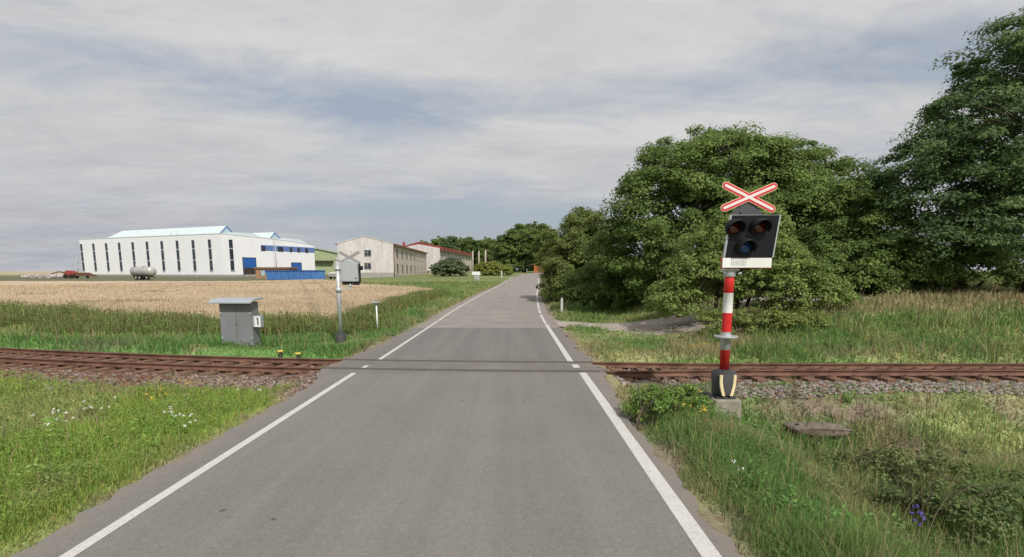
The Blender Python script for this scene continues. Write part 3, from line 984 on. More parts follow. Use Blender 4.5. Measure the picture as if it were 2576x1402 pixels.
flowers("white_flowers", [(225, 1055, 110, 22, 13), (440, 1075, 22, 10, 9), (480, 1090, 30, 9, 4), (130, 1090, 60, 16, 4), (620, 1010, 60, 18, 3), (270, 1345, 20, 10, 1), (1860, 1215, 30, 10, 2)], .034, (.72, .70, .68), "white yarrow flowers in the left verge grass")
flowers("yellow_flowers", [(400, 1015, 35, 12, 9), (470, 975, 70, 10, 7), (545, 960, 90, 10, 7), (730, 1010, 20, 8, 1), (500, 1250, 25, 12, 2)], .028, (.62, .42, .05), "yellow flowers in the left verge by the ballast")
flowers("yellow_flowers", [(1760, 893, 45, 5, 16), (1740, 1075, 30, 8, 9), (1775, 1010, 12, 10, 4), (905, 822, 22, 12, 22)], .034, (.60, .43, .05), "yellow ragwort flowers near the two crossing signals")
flowers("blue_flowers", [(180, 980, 35, 12, 8), (140, 1000, 15, 8, 3)], .03, (.22, .22, .38), "bluish flowers on the far side of the left verge")
flowers("purple_flowers", [(2310, 1316, 12, 10, 9)], .028, (.12, .08, .32), "purple flowers in the right ditch", lift=(.5, .7))

# ------------------------------------------------------------------ trees


def crown_mesh(lobes, nclump, per, leaf, cols, seed, squash=.55, crad=(.35, .8), inner=.25, droop=0.0, aspect=.6):
    rng = np.random.default_rng(seed)
    lobes = np.array(lobes, float)
    wgt = lobes[:, 3] * lobes[:, 4] + lobes[:, 4] * lobes[:, 5] + lobes[:, 3] * lobes[:, 5]
    which = rng.choice(len(lobes), nclump, p=wgt / wgt.sum())
    d = rng.normal(0, 1, (nclump, 3)); d /= np.linalg.norm(d, axis=1, keepdims=True)
    d[:, 2] = np.where((d[:, 2] < -.35) & (rng.random(nclump) < .6), -d[:, 2], d[:, 2])
    rf = np.where(rng.random(nclump) < inner, rng.uniform(.4, .8, nclump), rng.uniform(.82, 1.07, nclump))
    spr = rng.random(nclump) < .16; rf = np.where(spr, rng.uniform(1.0, 1.13, nclump), rf)
    C = lobes[which, :3] + d * lobes[which, 3:] * rf[:, None]
    cr = rng.uniform(*crad, nclump) * np.where(spr, .65, 1)
    ctone = rng.uniform(0, 1, nclump)
    q = rng.normal(0, 1, (nclump, per, 3)); q /= np.linalg.norm(q, axis=2, keepdims=True)
    rad = rng.random((nclump, per, 1)) ** .42
    off = q * rad * cr[:, None, None]
    off[..., 2] = off[..., 2] * squash - droop * (off[..., 0] ** 2 + off[..., 1] ** 2)
    # tilt the clump so its outer side hangs
    out = d.copy(); out[:, 2] *= .3
    off[..., 2] -= (off * out[:, None, :]).sum(-1) * .25
    P = (C[:, None, :] + off).reshape(-1, 3)
    nn = (q * .8 + d[:, None, :] * .5 + np.array((0, 0, .75)) + rng.normal(0, .45, (nclump, per, 3))).reshape(-1, 3)
    c0, c1 = np.array(cols[0]), np.array(cols[1])
    t = np.clip(np.repeat(ctone, per) * .7 + rng.normal(.15, .2, nclump * per), 0, 1)[:, None]
    col = (c0 * (1 - t) + c1 * t) * rng.uniform(.8, 1.5, (nclump * per, 1)) * np.array((.98, 1.04, 1.05))
    keep = P[:, 2] > .03
    return leaf_quads(P[keep], nn[keep], (leaf * rng.uniform(.65, 1.35, nclump * per))[keep], col[keep], rng, aspect=aspect), C


def tree(name, label, cat, loc, lobes, nclump, per, leaf, cols, seed, trunk_r=.25, trunk_h=None, group=None, squash=.55, crad=(.35, .8), inner=.25, limbs=9, twigs=0, stems=1, droop=0.0, aspect=.6):
    rt = empty(name, loc)
    tag(rt, label, cat, group)
    (V, fs, cl), C = crown_mesh(lobes, nclump, per, leaf, cols, seed, squash, crad, inner, droop, aspect)
    fast_mesh("crown", V, fs, M["leaf"], rt, col=cl)
    rnd = random.Random(seed)
    L = np.array(lobes, float)
    top = L[np.argmax(L[:, 2])]
    mb = MB()
    th = trunk_h or max(.8, (L[:, 2].mean()) * .8)
    for s in range(stems):
        ends = []
        bx, by = (0, 0) if stems == 1 else (rnd.uniform(-1, 1) * .9, rnd.uniform(-.6, .6))
        tx, ty = (L[:, 0].mean() * .5 + bx, L[:, 1].mean() * .5 + by)
        if s: mb = MB()
        mb.tube([(bx, by, -.3), (bx + rnd.uniform(-.1, .1), by, th * .4), (tx, ty, th)], [trunk_r * 1.3, trunk_r, trunk_r * .7], 10)
        for k in range(limbs):
            l = L[(k + s) % len(L)]
            e = Vector((l[0] + rnd.uniform(-.6, .6) * l[3], l[1] + rnd.uniform(-.6, .6) * l[4], l[2] + rnd.uniform(-.1, .75) * l[5]))
            a = Vector((tx, ty, th * rnd.uniform(.6, 1)))
            f_ = a.z / th; a.x = bx + (tx - bx) * max(0, f_ - .12) / .88; a.y = by + (ty - by) * max(0, f_ - .12) / .88
            m1 = a.lerp(e, .5) + Vector((rnd.uniform(-.3, .3), rnd.uniform(-.3, .3), .4))
            ends.append(e)
            mb.tube([a, m1, e], [trunk_r * .5, trunk_r * .28, trunk_r * .06], 7)
        if s < stems - 1: mb.build("trunk", M["bark"], rt)
    for k in range(twigs):
        e = Vector(C[rnd.randrange(len(C))]); a = min(ends, key=lambda q_: (q_ - e).length)
        if (a - e).length > 3.2 or (a - e).length < .3: continue
        mb.tube([a - (e - a).normalized() * .02, a.lerp(e, .5) + Vector((0, 0, .12)), e], [.05, .03, .012], 5, cap=False)
    mb.build("trunk", M["bark"], rt)
    return rt


GREEN_A = ((.10, .135, .035), (.225, .25, .08))
GREEN_B = ((.08, .128, .034), (.21, .265, .08))
GREEN_C = ((.058, .102, .042), (.17, .235, .092))
GREEN_D = ((.125, .175, .045), (.27, .31, .10))

# tree A: rounded roadside tree right of the road
yA = 47
tree("roadside_tree", "rounded olive green tree at the right road edge, lowest of the large trees", "tree", (5.5, yA, gz1(5.5, yA)),
     [(.1, 0, 3.5, 2.7, 4.2, 2.9), (.3, -1, 5.2, 2.2, 3.0, 2.0), (-.9, -2.0, 2.3, 2.1, 2.8, 2.1), (1.6, 1, 3.9, 2.2, 3, 2.5), (-.9, 2.6, 3.0, 2.2, 3, 2.4), (.2, .2, 6.4, 1.2, 1.6, 1.1), (-.9, .5, 1.2, 2.1, 4.4, 1.3), (1.4, -3.0, 1.6, 2.2, 2, 1.7)],
     420, 170, .17, GREEN_A, 1, .2, 2.5, twigs=40, crad=(.4, .95))
# undergrowth joining A and B
yy_ = 37
tree("roadside_bush", "dark leafy bush behind the white marker post, under the larger trees", "bush", (5.6, yy_, gz1(5.6, yy_)),
     [(0, 0, 1.4, 2.2, 2.2, 1.5), (1.6, -.8, 1.7, 1.9, 2.0, 1.8), (3.2, -1.5, 1.6, 2.2, 1.8, 1.7), (5.2, -2.2, 1.5, 2.0, 1.8, 1.6), (2.2, 0, 3.9, 1.9, 1.8, 1.7)],
     290, 130, .16, GREEN_B, 2, .1, .9, stems=2, limbs=5)
# tree B: big alder-like mass with tiered foliage
yB = 33.5
tree("broad_tree", "broad dark green tree with tiered foliage standing behind the red and white signal", "tree", (11.2, yB, gz1(11.2, yB)),
     [(-.2, 0, 6.2, 3.9, 3.8, 3.0), (-2.3, -1.2, 4.5, 3.0, 3.4, 2.5), (2.8, -.3, 5.8, 3.5, 3.4, 2.8), (-3.4, -1.0, 2.3, 2.5, 2.8, 1.9), (-.5, -2.5, 3.4, 3.4, 2.6, 2.6), (3.4, -2.0, 3.3, 3.0, 2.6, 2.4), (1.6, 0, 7.9, 2.9, 2.6, 1.4), (5.0, 0, 5.0, 2.6, 3, 2.5), (-4.3, .8, 2.5, 2.1, 2.6, 2.0)],
     660, 185, .17, GREEN_B, 3, .32, 4.0, limbs=14, twigs=90, crad=(.5, 1.25), inner=.10, squash=.48)
# tree B2: behind right, thin feathery top
yB2 = 35.5
tree("feathery_tree", "feathery topped green tree filling the gap between broad and tallest tree", "tree", (18.0, yB2, gz1(18.0, yB2)),
     [(-1.0, 0, 5.6, 3.4, 3.2, 3.0), (2.4, 0, 4.6, 3.2, 3, 2.8), (-2.4, 0, 4.0, 2.8, 2.6, 2.6), (.2, 0, 2.4, 4.0, 2.8, 2.2), (4.2, -1, 3.0, 2.6, 2.6, 2.4)],
     420, 150, .17, GREEN_B, 4, .22, 3.0, twigs=70, crad=(.4, .95), inner=.12)
# bush D: light leafy willow bush just behind the signal
yD = 24.2
tree("willow_bush", "light green willow bush close behind the red and white signal", "bush", (9.6, yD, gz1(9.6, yD)),
     [(0, 0, 2.4, 2.3, 1.9, 2.2), (1.5, -.2, 1.5, 2.2, 1.8, 1.5), (-1.6, 0, 1.5, 1.7, 1.6, 1.5), (.6, .3, 3.6, 1.5, 1.4, 1.3), (2.9, -.6, .9, 1.6, 1.3, .9), (-2.6, -.5, .8, 1.2, 1.2, .8)],
     520, 95, .125, GREEN_D, 5, .09, 1.3, stems=3, limbs=6, twigs=60, crad=(.22, .6), inner=.15)
yD2 = 21.0
tree("low_bush", "low yellowish green bush at the foot of the willow bush", "bush", (7.9, yD2, gz1(7.9, yD2)),
     [(0, 0, .55, 1.1, .8, .55), (1.5, .2, .6, 1.2, .8, .6), (3.0, .3, .5, 1.2, .8, .5)],
     110, 80, .10, ((.12, .155, .04), (.27, .29, .09)), 6, .04, .4, stems=2, limbs=4, crad=(.2, .42))
# tree C: tall dark tree at the right frame edge
yC = 27.5
tree("tall_tree", "tallest dark green tree, cut off by the right edge of the picture", "tree", (25.6, yC, gz1(25.6, yC)),
     [(0, 0, 8.6, 4.4, 4.0, 4.0), (-3.2, -.5, 6.6, 3.6, 3.2, 3.2), (-2.0, 0, 10.6, 2.6, 2.6, 2.2), (-4.3, -.5, 3.6, 3.0, 2.8, 2.6), (0, -2, 4.0, 4.0, 2.6, 3.0), (4.2, 0, 7.0, 4, 3.6, 4), (1.4, 0, 12.2, 3.0, 3, 2.4), (4, -2, 3.6, 3.6, 2.4, 2.8), (-4.6, .5, 5.0, 3.2, 2.8, 2.8), (-2.6, 1.5, 4.8, 2.8, 2, 2.6), (1.5, 1.5, 5.4, 3.2, 2, 2.6)],
     860, 175, .18, GREEN_C, 7, .36, 4.5, limbs=14, twigs=110, crad=(.5, 1.3), inner=.14, squash=.36, droop=.13, aspect=.45)
yE = 29.5
tree("mid_tree", "mid height green tree between willow bush and tallest tree", "tree", (17.6, yE, gz1(17.6, yE)),
     [(0, 0, 2.8, 2.5, 2.2, 2.2), (1.8, -.2, 1.6, 2.3, 2, 1.6), (-2.0, 0, 1.7, 2.2, 2, 1.6), (.3, 0, 4.4, 1.7, 1.7, 1.4)],
     340, 90, .15, GREEN_B, 8, .14, 1.6, twigs=50, crad=(.28, .7))
yF = 28.0
tree("hedge_bush", "leafy bush on the bank just right of the willow bush", "bush", (16.6, yF, gz1(16.6, yF)),
     [(0, 0, 1.1, 2.0, 1.6, 1.2), (1.9, .2, 1.4, 2.0, 1.6, 1.5), (-1.8, 0, .9, 1.8, 1.5, 1.0), (.6, .8, 2.2, 1.5, 1.4, 1.3)],
     230, 120, .15, GREEN_B, 9, .08, .9, stems=2, limbs=5)
tree("hedge_bush", "leafy bush on the dry bank under the tallest tree", "bush", (22.6, yF + .6, gz1(22.6, yF + .6)),
     [(0, 0, 1.3, 2.6, 1.8, 1.4), (2.6, 0, 1.6, 2.6, 1.8, 1.6), (-2.6, .1, 1.2, 2.4, 1.6, 1.3), (5.4, .2, 1.5, 2.6, 1.8, 1.5), (-.6, .8, 2.4, 2.2, 1.6, 1.5)],
     340, 120, .15, GREEN_B, 19, .08, .9, stems=2, limbs=5)

# far trees behind the road end and the long buildings
proto = []
for k, (lob, cols) in enumerate([
    ([(0, 0, 9, 4.6, 4.4, 5.2), (1.5, 0, 13, 3.2, 3, 3.2), (-2, .5, 7, 3.6, 3.4, 4), (2.6, 0, 6, 3.2, 3.2, 3.6), (0, -.6, 2.4, 4.8, 4, 2.6)], GREEN_B),
    ([(0, 0, 8, 3.6, 3.6, 5.8), (0, 0, 13.4, 2.2, 2.2, 3.0), (-.8, 0, 4.2, 3.6, 3.4, 3.2), (.4, 0, 1.8, 4.0, 3.6, 2.0)], GREEN_C),
    ([(0, 0, 8, 5, 4.6, 4.4), (-2.6, 0, 10.6, 3, 3, 3), (2.4, 0, 11, 3.2, 3, 3.4), (0, 0, 4.6, 4.8, 4.2, 3.2), (0, 0, 1.9, 4.6, 4, 2.2)], GREEN_A)]):
    proto.append((lob, cols))
far_specs = []
# (u, v_top, Y, kind)
far_specs += [(1262, 590, 205, 1, "conical dark tree at the road end, left of the tall clump"), (1292, 566, 200, 0, "tall tree left of the middle of the clump at the road end"),
              (1322, 562, 208, 2, "broad tallest tree of the clump at the road end"), (1352, 566, 196, 0, "tall tree of the road end clump nearest the roadside tree"),
              (1378, 575, 185, 2, "tree of the road end clump half behind the roadside tree"),
              (1243, 602, 240, 2, "round tree above the yellow bush at the road end")]
far_specs += [(1076, 607, 330, 2, "leftmost tree of the far row, above the pale gable"), (1096, 604, 325, 0, "second tree from the left in the far row"),
              (1116, 598, 330, 2, "far row tree rising above the middle of the red roof"), (1134, 592, 322, 1, "pointed tallest tree of the far row above the red roof"),
              (1153, 598, 330, 0, "far row tree just right of the pointed one"), (1172, 600, 326, 2, "far row tree above the right part of the red roof"),
              (1192, 598, 322, 0, "far row tree above the right end of the red roof"), (1212, 602, 318, 1, "narrow far row tree above the three poles"),
              (1230, 600, 312, 2, "rightmost tree of the far row")]
made = {}
for (u, v, Yd, kd, lab) in far_specs:
    x, y, ztop = atY(u, v, Yd)
    lob, cols = proto[kd]
    H = max(l[2] + l[5] for l in lob)
    zb = gz1(x, Yd)
    sc = (ztop - zb) / H
    if kd not in made:
        o = tree("distant_tree", lab, "tree", (x, Yd, zb), lob, 260, 44, .62, cols, 40 + kd, .3, 6, crad=(.8, 1.8), limbs=6, squash=.6)
        made[kd] = o
    else:
        o = copy_tree(made[kd]); o.location = (x, Yd, zb); o.rotation_euler = (0, 0, random.uniform(0, 6.28))
        o["label"] = lab
    o["group"] = "trees behind the far end of the road"
    wsc = sc if Yd < 250 else sc * 1.1
    o.scale = (wsc, wsc, sc)

# round grey-green bush and yellow bush by the far buildings
x, y, z = atY(1133, 690, 128)
tree("round_bush", "large round grey green bush before the red roofed building", "bush", (x, y, gz1(x, y)),
     [(0, 0, 1.6, 3.0, 2.4, 2.3), (-2.4, 0, 1.2, 2.3, 2.0, 1.7), (2.4, 0, 1.1, 2.2, 2, 1.5), (.8, 0, 2.4, 2.2, 2, 1.7)], 300, 90, .30, ((.11, .135, .07), (.20, .225, .12)), 60, .12, 1.2, crad=(.4, .8), limbs=6)
x, y, z = atY(1242, 684, 135)
tree("yellow_bush", "yellowish green bush behind the far poles", "bush", (x, y, gz1(x, y)),
     [(0, 0, 1.3, 2.6, 2, 1.9), (-2.5, 0, 1.4, 2.0, 1.8, 1.6), (2.4, 0, 1.0, 2.2, 1.6, 1.4)], 240, 90, .28, ((.15, .18, .04), (.34, .34, .09)), 61, .1, 1, crad=(.35, .75), limbs=6)

# shrubs in the near right ditch


def small_shrub(label, x, y, lob, n, cols, seed, leaf=.06, crad=(.12, .28), name="ditch_shrub"):
    return tree(name, label, "shrub", (x, y, gz1(x, y)), lob, n, 70, leaf, cols, seed, .02, .35, crad=crad, stems=3, limbs=4, inner=.15)


x, y = atZ(1660, 1075, -.1)
small_shrub("bright green shrub at the road edge before the red and white signal", x, y, [(0, 0, .3, .42, .4, .34), (.45, .15, .32, .4, .35, .3), (-.2, .35, .25, .35, .35, .3)], 70, ((.11, .19, .045), (.25, .33, .09)), 71, .055, (.1, .22), "verge_shrub")
x, y = atZ(2190, 1230, -.9)
small_shrub("dark shrub in the ditch below the stone slab", x, y, [(0, 0, .35, .9, .55, .4), (1.0, .0, .4, .8, .5, .42), (-.7, .2, .25, .6, .5, .3)], 75, ((.09, .12, .04), (.22, .24, .10)), 72)
x, y = atZ(2420, 1330, -.8)
small_shrub("dark shrub in the ditch at the lower right corner", x, y, [(0, 0, .35, .7, .5, .4), (.8, .1, .4, .8, .5, .45), (-.6, .1, .3, .6, .5, .35)], 75, ((.075, .115, .04), (.19, .22, .085)), 73)

# ------------------------------------------------------------------ crossing signals


def cross_arm(mb, L, w, t0, t1, ang):
    """rounded bar in the XZ plane between y=t0 and y=t1"""
    pts = []
    for k in range(13): a = -math.pi / 2 + math.pi * k / 12; pts.append((L - w + math.cos(a) * w, math.sin(a) * w))
    for k in range(13): a = math.pi / 2 + math.pi * k / 12; pts.append((-L + w + math.cos(a) * w, math.sin(a) * w))
    c, s = math.cos(ang), math.sin(ang)
    mb.prism([(x * c - z * s, x * s + z * c) for x, z in pts], 1, t0, t1)


def hood(mb, x, z, y0, r, ln, n=18, a0=-.35, a1=math.pi + .35, drop=.0):
    """open visor, a shell round the top of the lamp"""
    vs = []; fs = []
    for k in range(n + 1):
        a = a0 + (a1 - a0) * k / n
        l = ln * (.35 + .65 * max(0, math.sin(a)) ** .6)
        for rr in (r, r - .012):
            vs.append((x + math.cos(a) * rr, y0, z + math.sin(a) * rr)); vs.append((x + math.cos(a) * rr * .98, y0 - l, z + math.sin(a) * rr * .98 - drop))
    for k in range(n):
        b = k * 4
        fs += [(b, b + 4, b + 5, b + 1), (b + 2, b + 3, b + 7, b + 6), (b + 1, b + 5, b + 7, b + 3)]
    mb.add(vs, fs, True)


def disc(mb, x, z, y0, y1, r, n=24):
    mb.prism([(x + math.cos(2 * math.pi * k / n) * r, z + math.sin(2 * math.pi * k / n) * r) for k in range(n)], 1, y0, y1)


def boot(mb, r, h, n=8):
    for zz0, zz1, r0, r1 in ((0, h * .12, r * .80, r * .88), (h * .12, h * .7, r * .88, r * 1.0), (h * .7, h * .93, r, r * .97), (h * .93, h, r * .97, r * .6)):
        mb.tube([(0, 0, zz0), (0, 0, zz1)], [r0, r1], n)
    return mb


# right signal, facing the camera
SY = 11.3
sx_, sy_, sz_ = atY(1818, 994, SY)
sig = empty("crossing_signal", (sx_, sy_, sz_))
tag(sig, "red and white level crossing signal with red-edged cross, facing the viewer", "crossing signal")


def hz(v, u=1830):  # height above the base
    return atY(u, v, SY)[2] - sz_


fnd = MB().prism([(-.27, -.95), (.33, -.95), (.29, -.045), (-.25, -.045)], 1, -.28, .28)
fnd.build("foundation", M["concrete"], sig, bevel=.03)
MB().box(-.2, .2, -.2, .2, -.05, -.004).build("base_plate", M["black_rubber"], sig, bevel=.01)
bt = boot(MB(), .245, hz(929))
bo = bt.build("boot", M["black_rubber"], sig)
bo.rotation_euler = (0, 0, math.pi / 8)
bh = hz(929)
for ax in (-.115, .135):
    s_ = MB(); pts = []
    for k in range(6):
        t = k / 5; zz_ = bh * (.06 + .78 * t)
        rr = .232 + .02 * math.sin(t * 2.6)
        pts.append((ax * (.62 + .5 * math.sin(min(1, t * 1.3) * 1.57)), zz_))
    for k in range(5):
        (xa, za), (xb, zb) = pts[k], pts[k + 1]
        ya = -math.sqrt(max(.01, .262 ** 2 - xa ** 2)); yb = -math.sqrt(max(.01, .262 ** 2 - xb ** 2))
        s_.add([(xa - .028, ya, za), (xa + .028, ya, za), (xb + .028, yb, zb), (xb - .028, yb, zb), (xa - .028, ya + .05, za), (xa + .028, ya + .05, za), (xb + .028, yb + .05, zb), (xb - .028, yb + .05, zb)],
               [(0, 1, 2, 3), (4, 7, 6, 5), (0, 3, 7, 4), (1, 5, 6, 2), (0, 4, 5, 1), (3, 2, 6, 7)])
    s_.build("reflector_strip", M["cream"], sig)
pr = .095
pm = MB()
marks = [(bh - .02, 0), (hz(880), 1), (hz(835), 0), (hz(787), 2), (hz(737), 0), (hz(672), None)]
for k in range(len(marks) - 1):
    pm.cur = marks[k][1]
    pm.tube([(0, 0, marks[k][0]), (0, 0, marks[k + 1][0])], pr, 20, cap=(k in (0, 4)))
pm.build("pole", [M["pole_red"], M["galv"], M["paint_white"]], sig)
rg = MB(); rg.tube([(0, 0, hz(849)), (0, 0, hz(845))], [.235, .235], 24); rg.tube([(0, 0, hz(852)), (0, 0, hz(841))], [.115, .115], 16)
rg.build("collar", M["galv"], sig, bevel=.004)
cl_ = MB(); cl_.box(-.14, .14, -.13, .13, hz(682), hz(676)); cl_.tube([(0, 0, hz(697)), (0, 0, hz(682))], [.115, .12], 16); cl_.tube([(.13, -.1, hz(690)), (.19, -.12, hz(687))], .03, 8)
cl_.build("bracket", M["galv"], sig, bevel=.006)
zb0, zb1 = hz(649), hz(543); bx0, bx1 = -.20, .755
board = MB().prism([(bx0, zb0), (bx1, zb0), (bx1 + .09, zb1), (bx0 + .09, zb1)], 1, -.19, -.15)
bo_ = board.build("backboard", M["black_gloss"], sig, bevel=.008)
for (xa, za, xb, zb_) in ((bx0, zb0, bx0 + .09, zb1), (bx1, zb0, bx1 + .09, zb1)):
    fr = MB(); fr.prism([(xa - .012, za), (xa + .012, za), (xb + .012, zb_), (xb - .012, zb_)], 1, -.2, -.13)
    fr.build("edge_trim", M["galv"], bo_)
hs = MB(); hs.prism([(bx0 + .1, zb0 + .05), (bx1 - .1, zb0 + .05), (bx1 - .03, zb1 - .05), (bx0 + .17, zb1 - .05)], 1, -.14, .04)
hs.build("lamp_housing", M["back_grey"], sig, bevel=.02)
for (uu_, vv_, nm, mm) in ((1845, 574, "red", "lens_red"), (1909, 572, "red", "lens_red"), (1873, 622, "blue", "lens_blue")):
    px, _, pz = atY(uu_, vv_, SY - .2); px -= sx_; pz -= sz_
    lp = MB(); disc(lp, px, pz, -.225, -.191, .17); ring = lp.build("lamp_ring", M["black_matt"], sig)
    l2 = MB(); l2.tube([(px, -.226, pz), (px, -.245, pz), (px, -.252, pz)], [.125, .09, .01], 22)
    l2.build("lens", M[mm], ring)
    h_ = MB(); hood(h_, px, pz, -.215, .178, .30, drop=.05); h_.build("hood", M["black_matt"], ring)
st_ = MB(); st_.box(bx0 - .03, bx1 - .02, -.205, -.17, hz(674), hz(650)); so_ = st_.build("name_strip", M["paint_white"], sig, bevel=.004)
ed = MB(); ed.box(bx0 - .045, bx1 - .005, -.168, -.155, hz(676), hz(649)); ed.build("strip_edge", M["sign_red"], so_)
tx = MB()
for k in range(9):
    a = bx0 + .14 + k * .034
    tx.box(a, a + .014, -.2085, -.206, hz(669), hz(655))
tx.build("marking", M["gutter"], so_)
# saltire
cxr, _, czr = atY(1886, 496, SY - .2); cxr -= sx_; czr -= sz_
tilt = -.02
hg = empty("cross_sign", (cxr, -.16, czr)); hg.parent = sig
for a in (.43 + tilt, -.43 + tilt):
    mb = MB(); cross_arm(mb, .58, .073, -.012 if a > 0 else -.010, .012, a); mb.build("cream_edge", M["cream"], hg)
for a in (.43 + tilt, -.43 + tilt):
    mb = MB(); cross_arm(mb, .57, .062, -.0165 if a > 0 else -.0145, .0, a); mb.build("red_bar", M["sign_red"], hg)
for a in (.43 + tilt, -.43 + tilt):
    mb = MB(); cross_arm(mb, .535, .025, -.0210 if a > 0 else -.0190, .0, a); mb.build("white_bar", M["sign_white"], hg)
mt = MB(); mt.box(cxr - .16, cxr + .16, -.14, -.11, zb1 - .02, czr + .03); mt.tube([(cxr - .12, -.15, zb1 + .05), (cxr - .12, -.17, zb1 + .05)], .02, 8)
mt.prism([(cxr - .32, zb1 + .004), (cxr + .30, zb1 + .004), (cxr + .1, czr - .05), (cxr - .1, czr - .05)], 1, -.135, -.115)
mt.build("cross_mount", M["dark_grey"], sig)
cb = MB(); cb.tube([(-.25, -.1, -.02), (-.33, -.05, .06), (-.42, 0, .02), (-.5, .02, -.12)], .03, 8)
cb.build("cable_boot", M["black_rubber"], sig)

# left signal, seen from behind
LY = 22.0
lx, ly, lz = atY(858, 869, LY)
ls = empty("crossing_signal", (lx, ly, lz))
tag(ls, "grey level crossing signal seen from behind, on the left verge", "crossing signal")


def hl(v, u=855): return atY(u, v, LY)[2] - lz


MB().box(-.28, .28, -.25, .25, -.35, -.002).build("foundation", M["concrete"], ls, bevel=.02)
boot(MB(), .23, hl(838)).build("boot", M["black_rubber"], ls)
q = MB(); q.tube([(0, 0, hl(842)), (0, 0, hl(654))], .085, 18); q.build("pole", M["grey_metal"], ls)
q = MB(); q.tube([(0, 0, hl(735)), (0, 0, hl(725))], .12, 14); q.box(.05, .52, -.02, .02, hl(728), hl(723)); q.build("bracket", M["grey_metal"], ls)
q = MB(); q.tube([(0, 0, hl(680)), (0, 0, hl(674))], .115, 14); q.build("clamp", M["grey_metal"], ls)
q = MB(); q.tube([(0, 0, hl(655)), (0, 0, hl(650))], [.1, .07], 14); q.build("pole_cap", M["grey_metal"], ls)
zA, zB = hl(709), hl(660)
q = MB(); q.box(.03, .74, .12, .34, zA, zB - .02); q.prism([(.12, zB - .02), (.66, zB - .02), (.42, zB + .12), (.34, zB + .12)], 1, .16, .30)
hb = q.build("lamp_housing", M["back_grey"], ls, bevel=.02)
q = MB(); q.box(-.02, .80, .34, .37, zA - .02, zB + .03); q.build("backboard", M["black_matt"], ls)
q = MB(); q.tube([(.66, .10, zA + .14), (.66, .13, zA + .14)], .025, 8); q.build("lock", M["ink"], hb)
for (hx_, hz_) in ((.2, zB - .17), (.6, zB - .17), (.4, zA + .2)):
    q = MB(); hood(q, 0, 0, 0, .14, .26); ho = q.build("hood", M["black_matt"], ls); ho.rotation_euler = (0, 0, math.pi); ho.location = (hx_, .37, hz_)
q = MB(); q.box(.10, .30, .18, .42, zA - .13, zA - .022); q.box(.36, .46, .2, .40, zA - .13, zA - .022); q.box(.52, .74, .18, .42, zA - .13, zA - .022); q.build("under_box", M["black_matt"], ls, bevel=.01)
q = MB(); q.tube([(.41, .25, zA - .1), (.41, .2, zA - .22)], [.06, .04], 10); q.build("cable_gland", M["grey_metal"], ls)
q = MB(); q.tube([(.80, .3, zB - .22), (.9, .3, zB - .22)], .085, 12); q.build("bell", M["black_matt"], ls)
zc_ = hl(648)
hg2 = empty("cross_sign", (.385, .33, zc_)); hg2.parent = ls
for a in (.5, -.5):
    mb = MB(); cross_arm(mb, .46, .058, -.012 if a > 0 else -.009, .012, a); mb.build("grey_back", M["sign_back"], hg2)
    mb = MB(); cross_arm(mb, .40, .035, .004, .016 if a > 0 else .0145, a); mb.build("red_bar", M["sign_red"], hg2)

# ------------------------------------------------------------------ relay cabinet
cxp, cyp = atZ(611, 872, -.16)
cab = empty("relay_cabinet", (cxp, cyp, -.16), R(-1.5))
tag(cab, "grey metal relay cabinet with overhanging lid beside the railway", "relay cabinet")
W, D, H = 1.18, .60, 1.66
bd = MB(); bd.prism([(-.36, .0), (.24, .0), (.20, H + .02), (-.36, H - .02)], 0, -W / 2, W / 2)
body = bd.build("body", M["cab_grey"], cab, bevel=.012)
q = MB(); q.prism([(-.66, H - .02), (-.66, H + .03), (-.30, H + .14), (.34, H + .16), (.34, H + .10), (-.3, H + .08)], 0, -W / 2 - .27, W / 2 + .14)
q.build("lid", M["cab_roof"], cab, bevel=.008)
for sx1 in (-.02,):
    q = MB(); q.box(-.006, .006, -.3665, -.358, .06, H - .12); q.build("door_seam", M["groove"], body)
for (xh, zh) in ((-W / 2 + .05, .35), (-W / 2 + .05, 1.25), (W / 2 - .05, .35), (W / 2 - .05, 1.25)):
    q = MB(); q.tube([(xh, -.368, zh - .06), (xh, -.368, zh + .06)], .016, 8); q.build("hinge", M["cab_roof"], body)
for xv in (-.32, .32):
    q = MB(); q.prism([(-.361, .16), (-.378, .17), (-.361, .185), (-.361, .195), (-.378, .205), (-.361, .22), (-.361, .23), (-.378, .24), (-.361, .255), (-.352, .255), (-.352, .16)], 0, xv - .14, xv + .14); q.build("vent", M["cab_grey"], body)
q = MB(); q.tube([(.02, -.365, .86), (.02, -.385, .86)], .022, 10); q.build("lock", M["ink"], body)
wb_ = MB(); wb_.box(W / 2 - .02, W / 2 + .30, -.30, -.06, .75, 1.17); bx_ = wb_.build("meter_box", M["cab_roof"], cab, bevel=.01)
q = MB(); q.box(W / 2 + .07, W / 2 + .29, -.315, -.302, .77, 1.15); bfr = q.build("panel", M["box_white"], bx_)
q = MB(); q.box(W / 2 + .17, W / 2 + .22, -.3185, -.3165, .84, 1.08); q.box(W / 2 + .14, W / 2 + .22, -.3182, -.3168, 1.06, 1.10); q.build("marking", M["ink"], bfr)
for (xa, ya) in ((-W / 2 + .02, -.34), (W / 2 - .02, -.36), (W / 2 + .02, .18), (-W / 2 + .02, .2)):
    q = MB(); q.box(xa - .16, xa + .16, ya - .12, ya + .12, -.28, -.02); q.build("foot_block", M["concrete"], cab, bevel=.03)
MB().box(-W / 2 + .06, W / 2 - .06, -.33, .21, -.25, .01).build("plinth", M["black_matt"], cab)

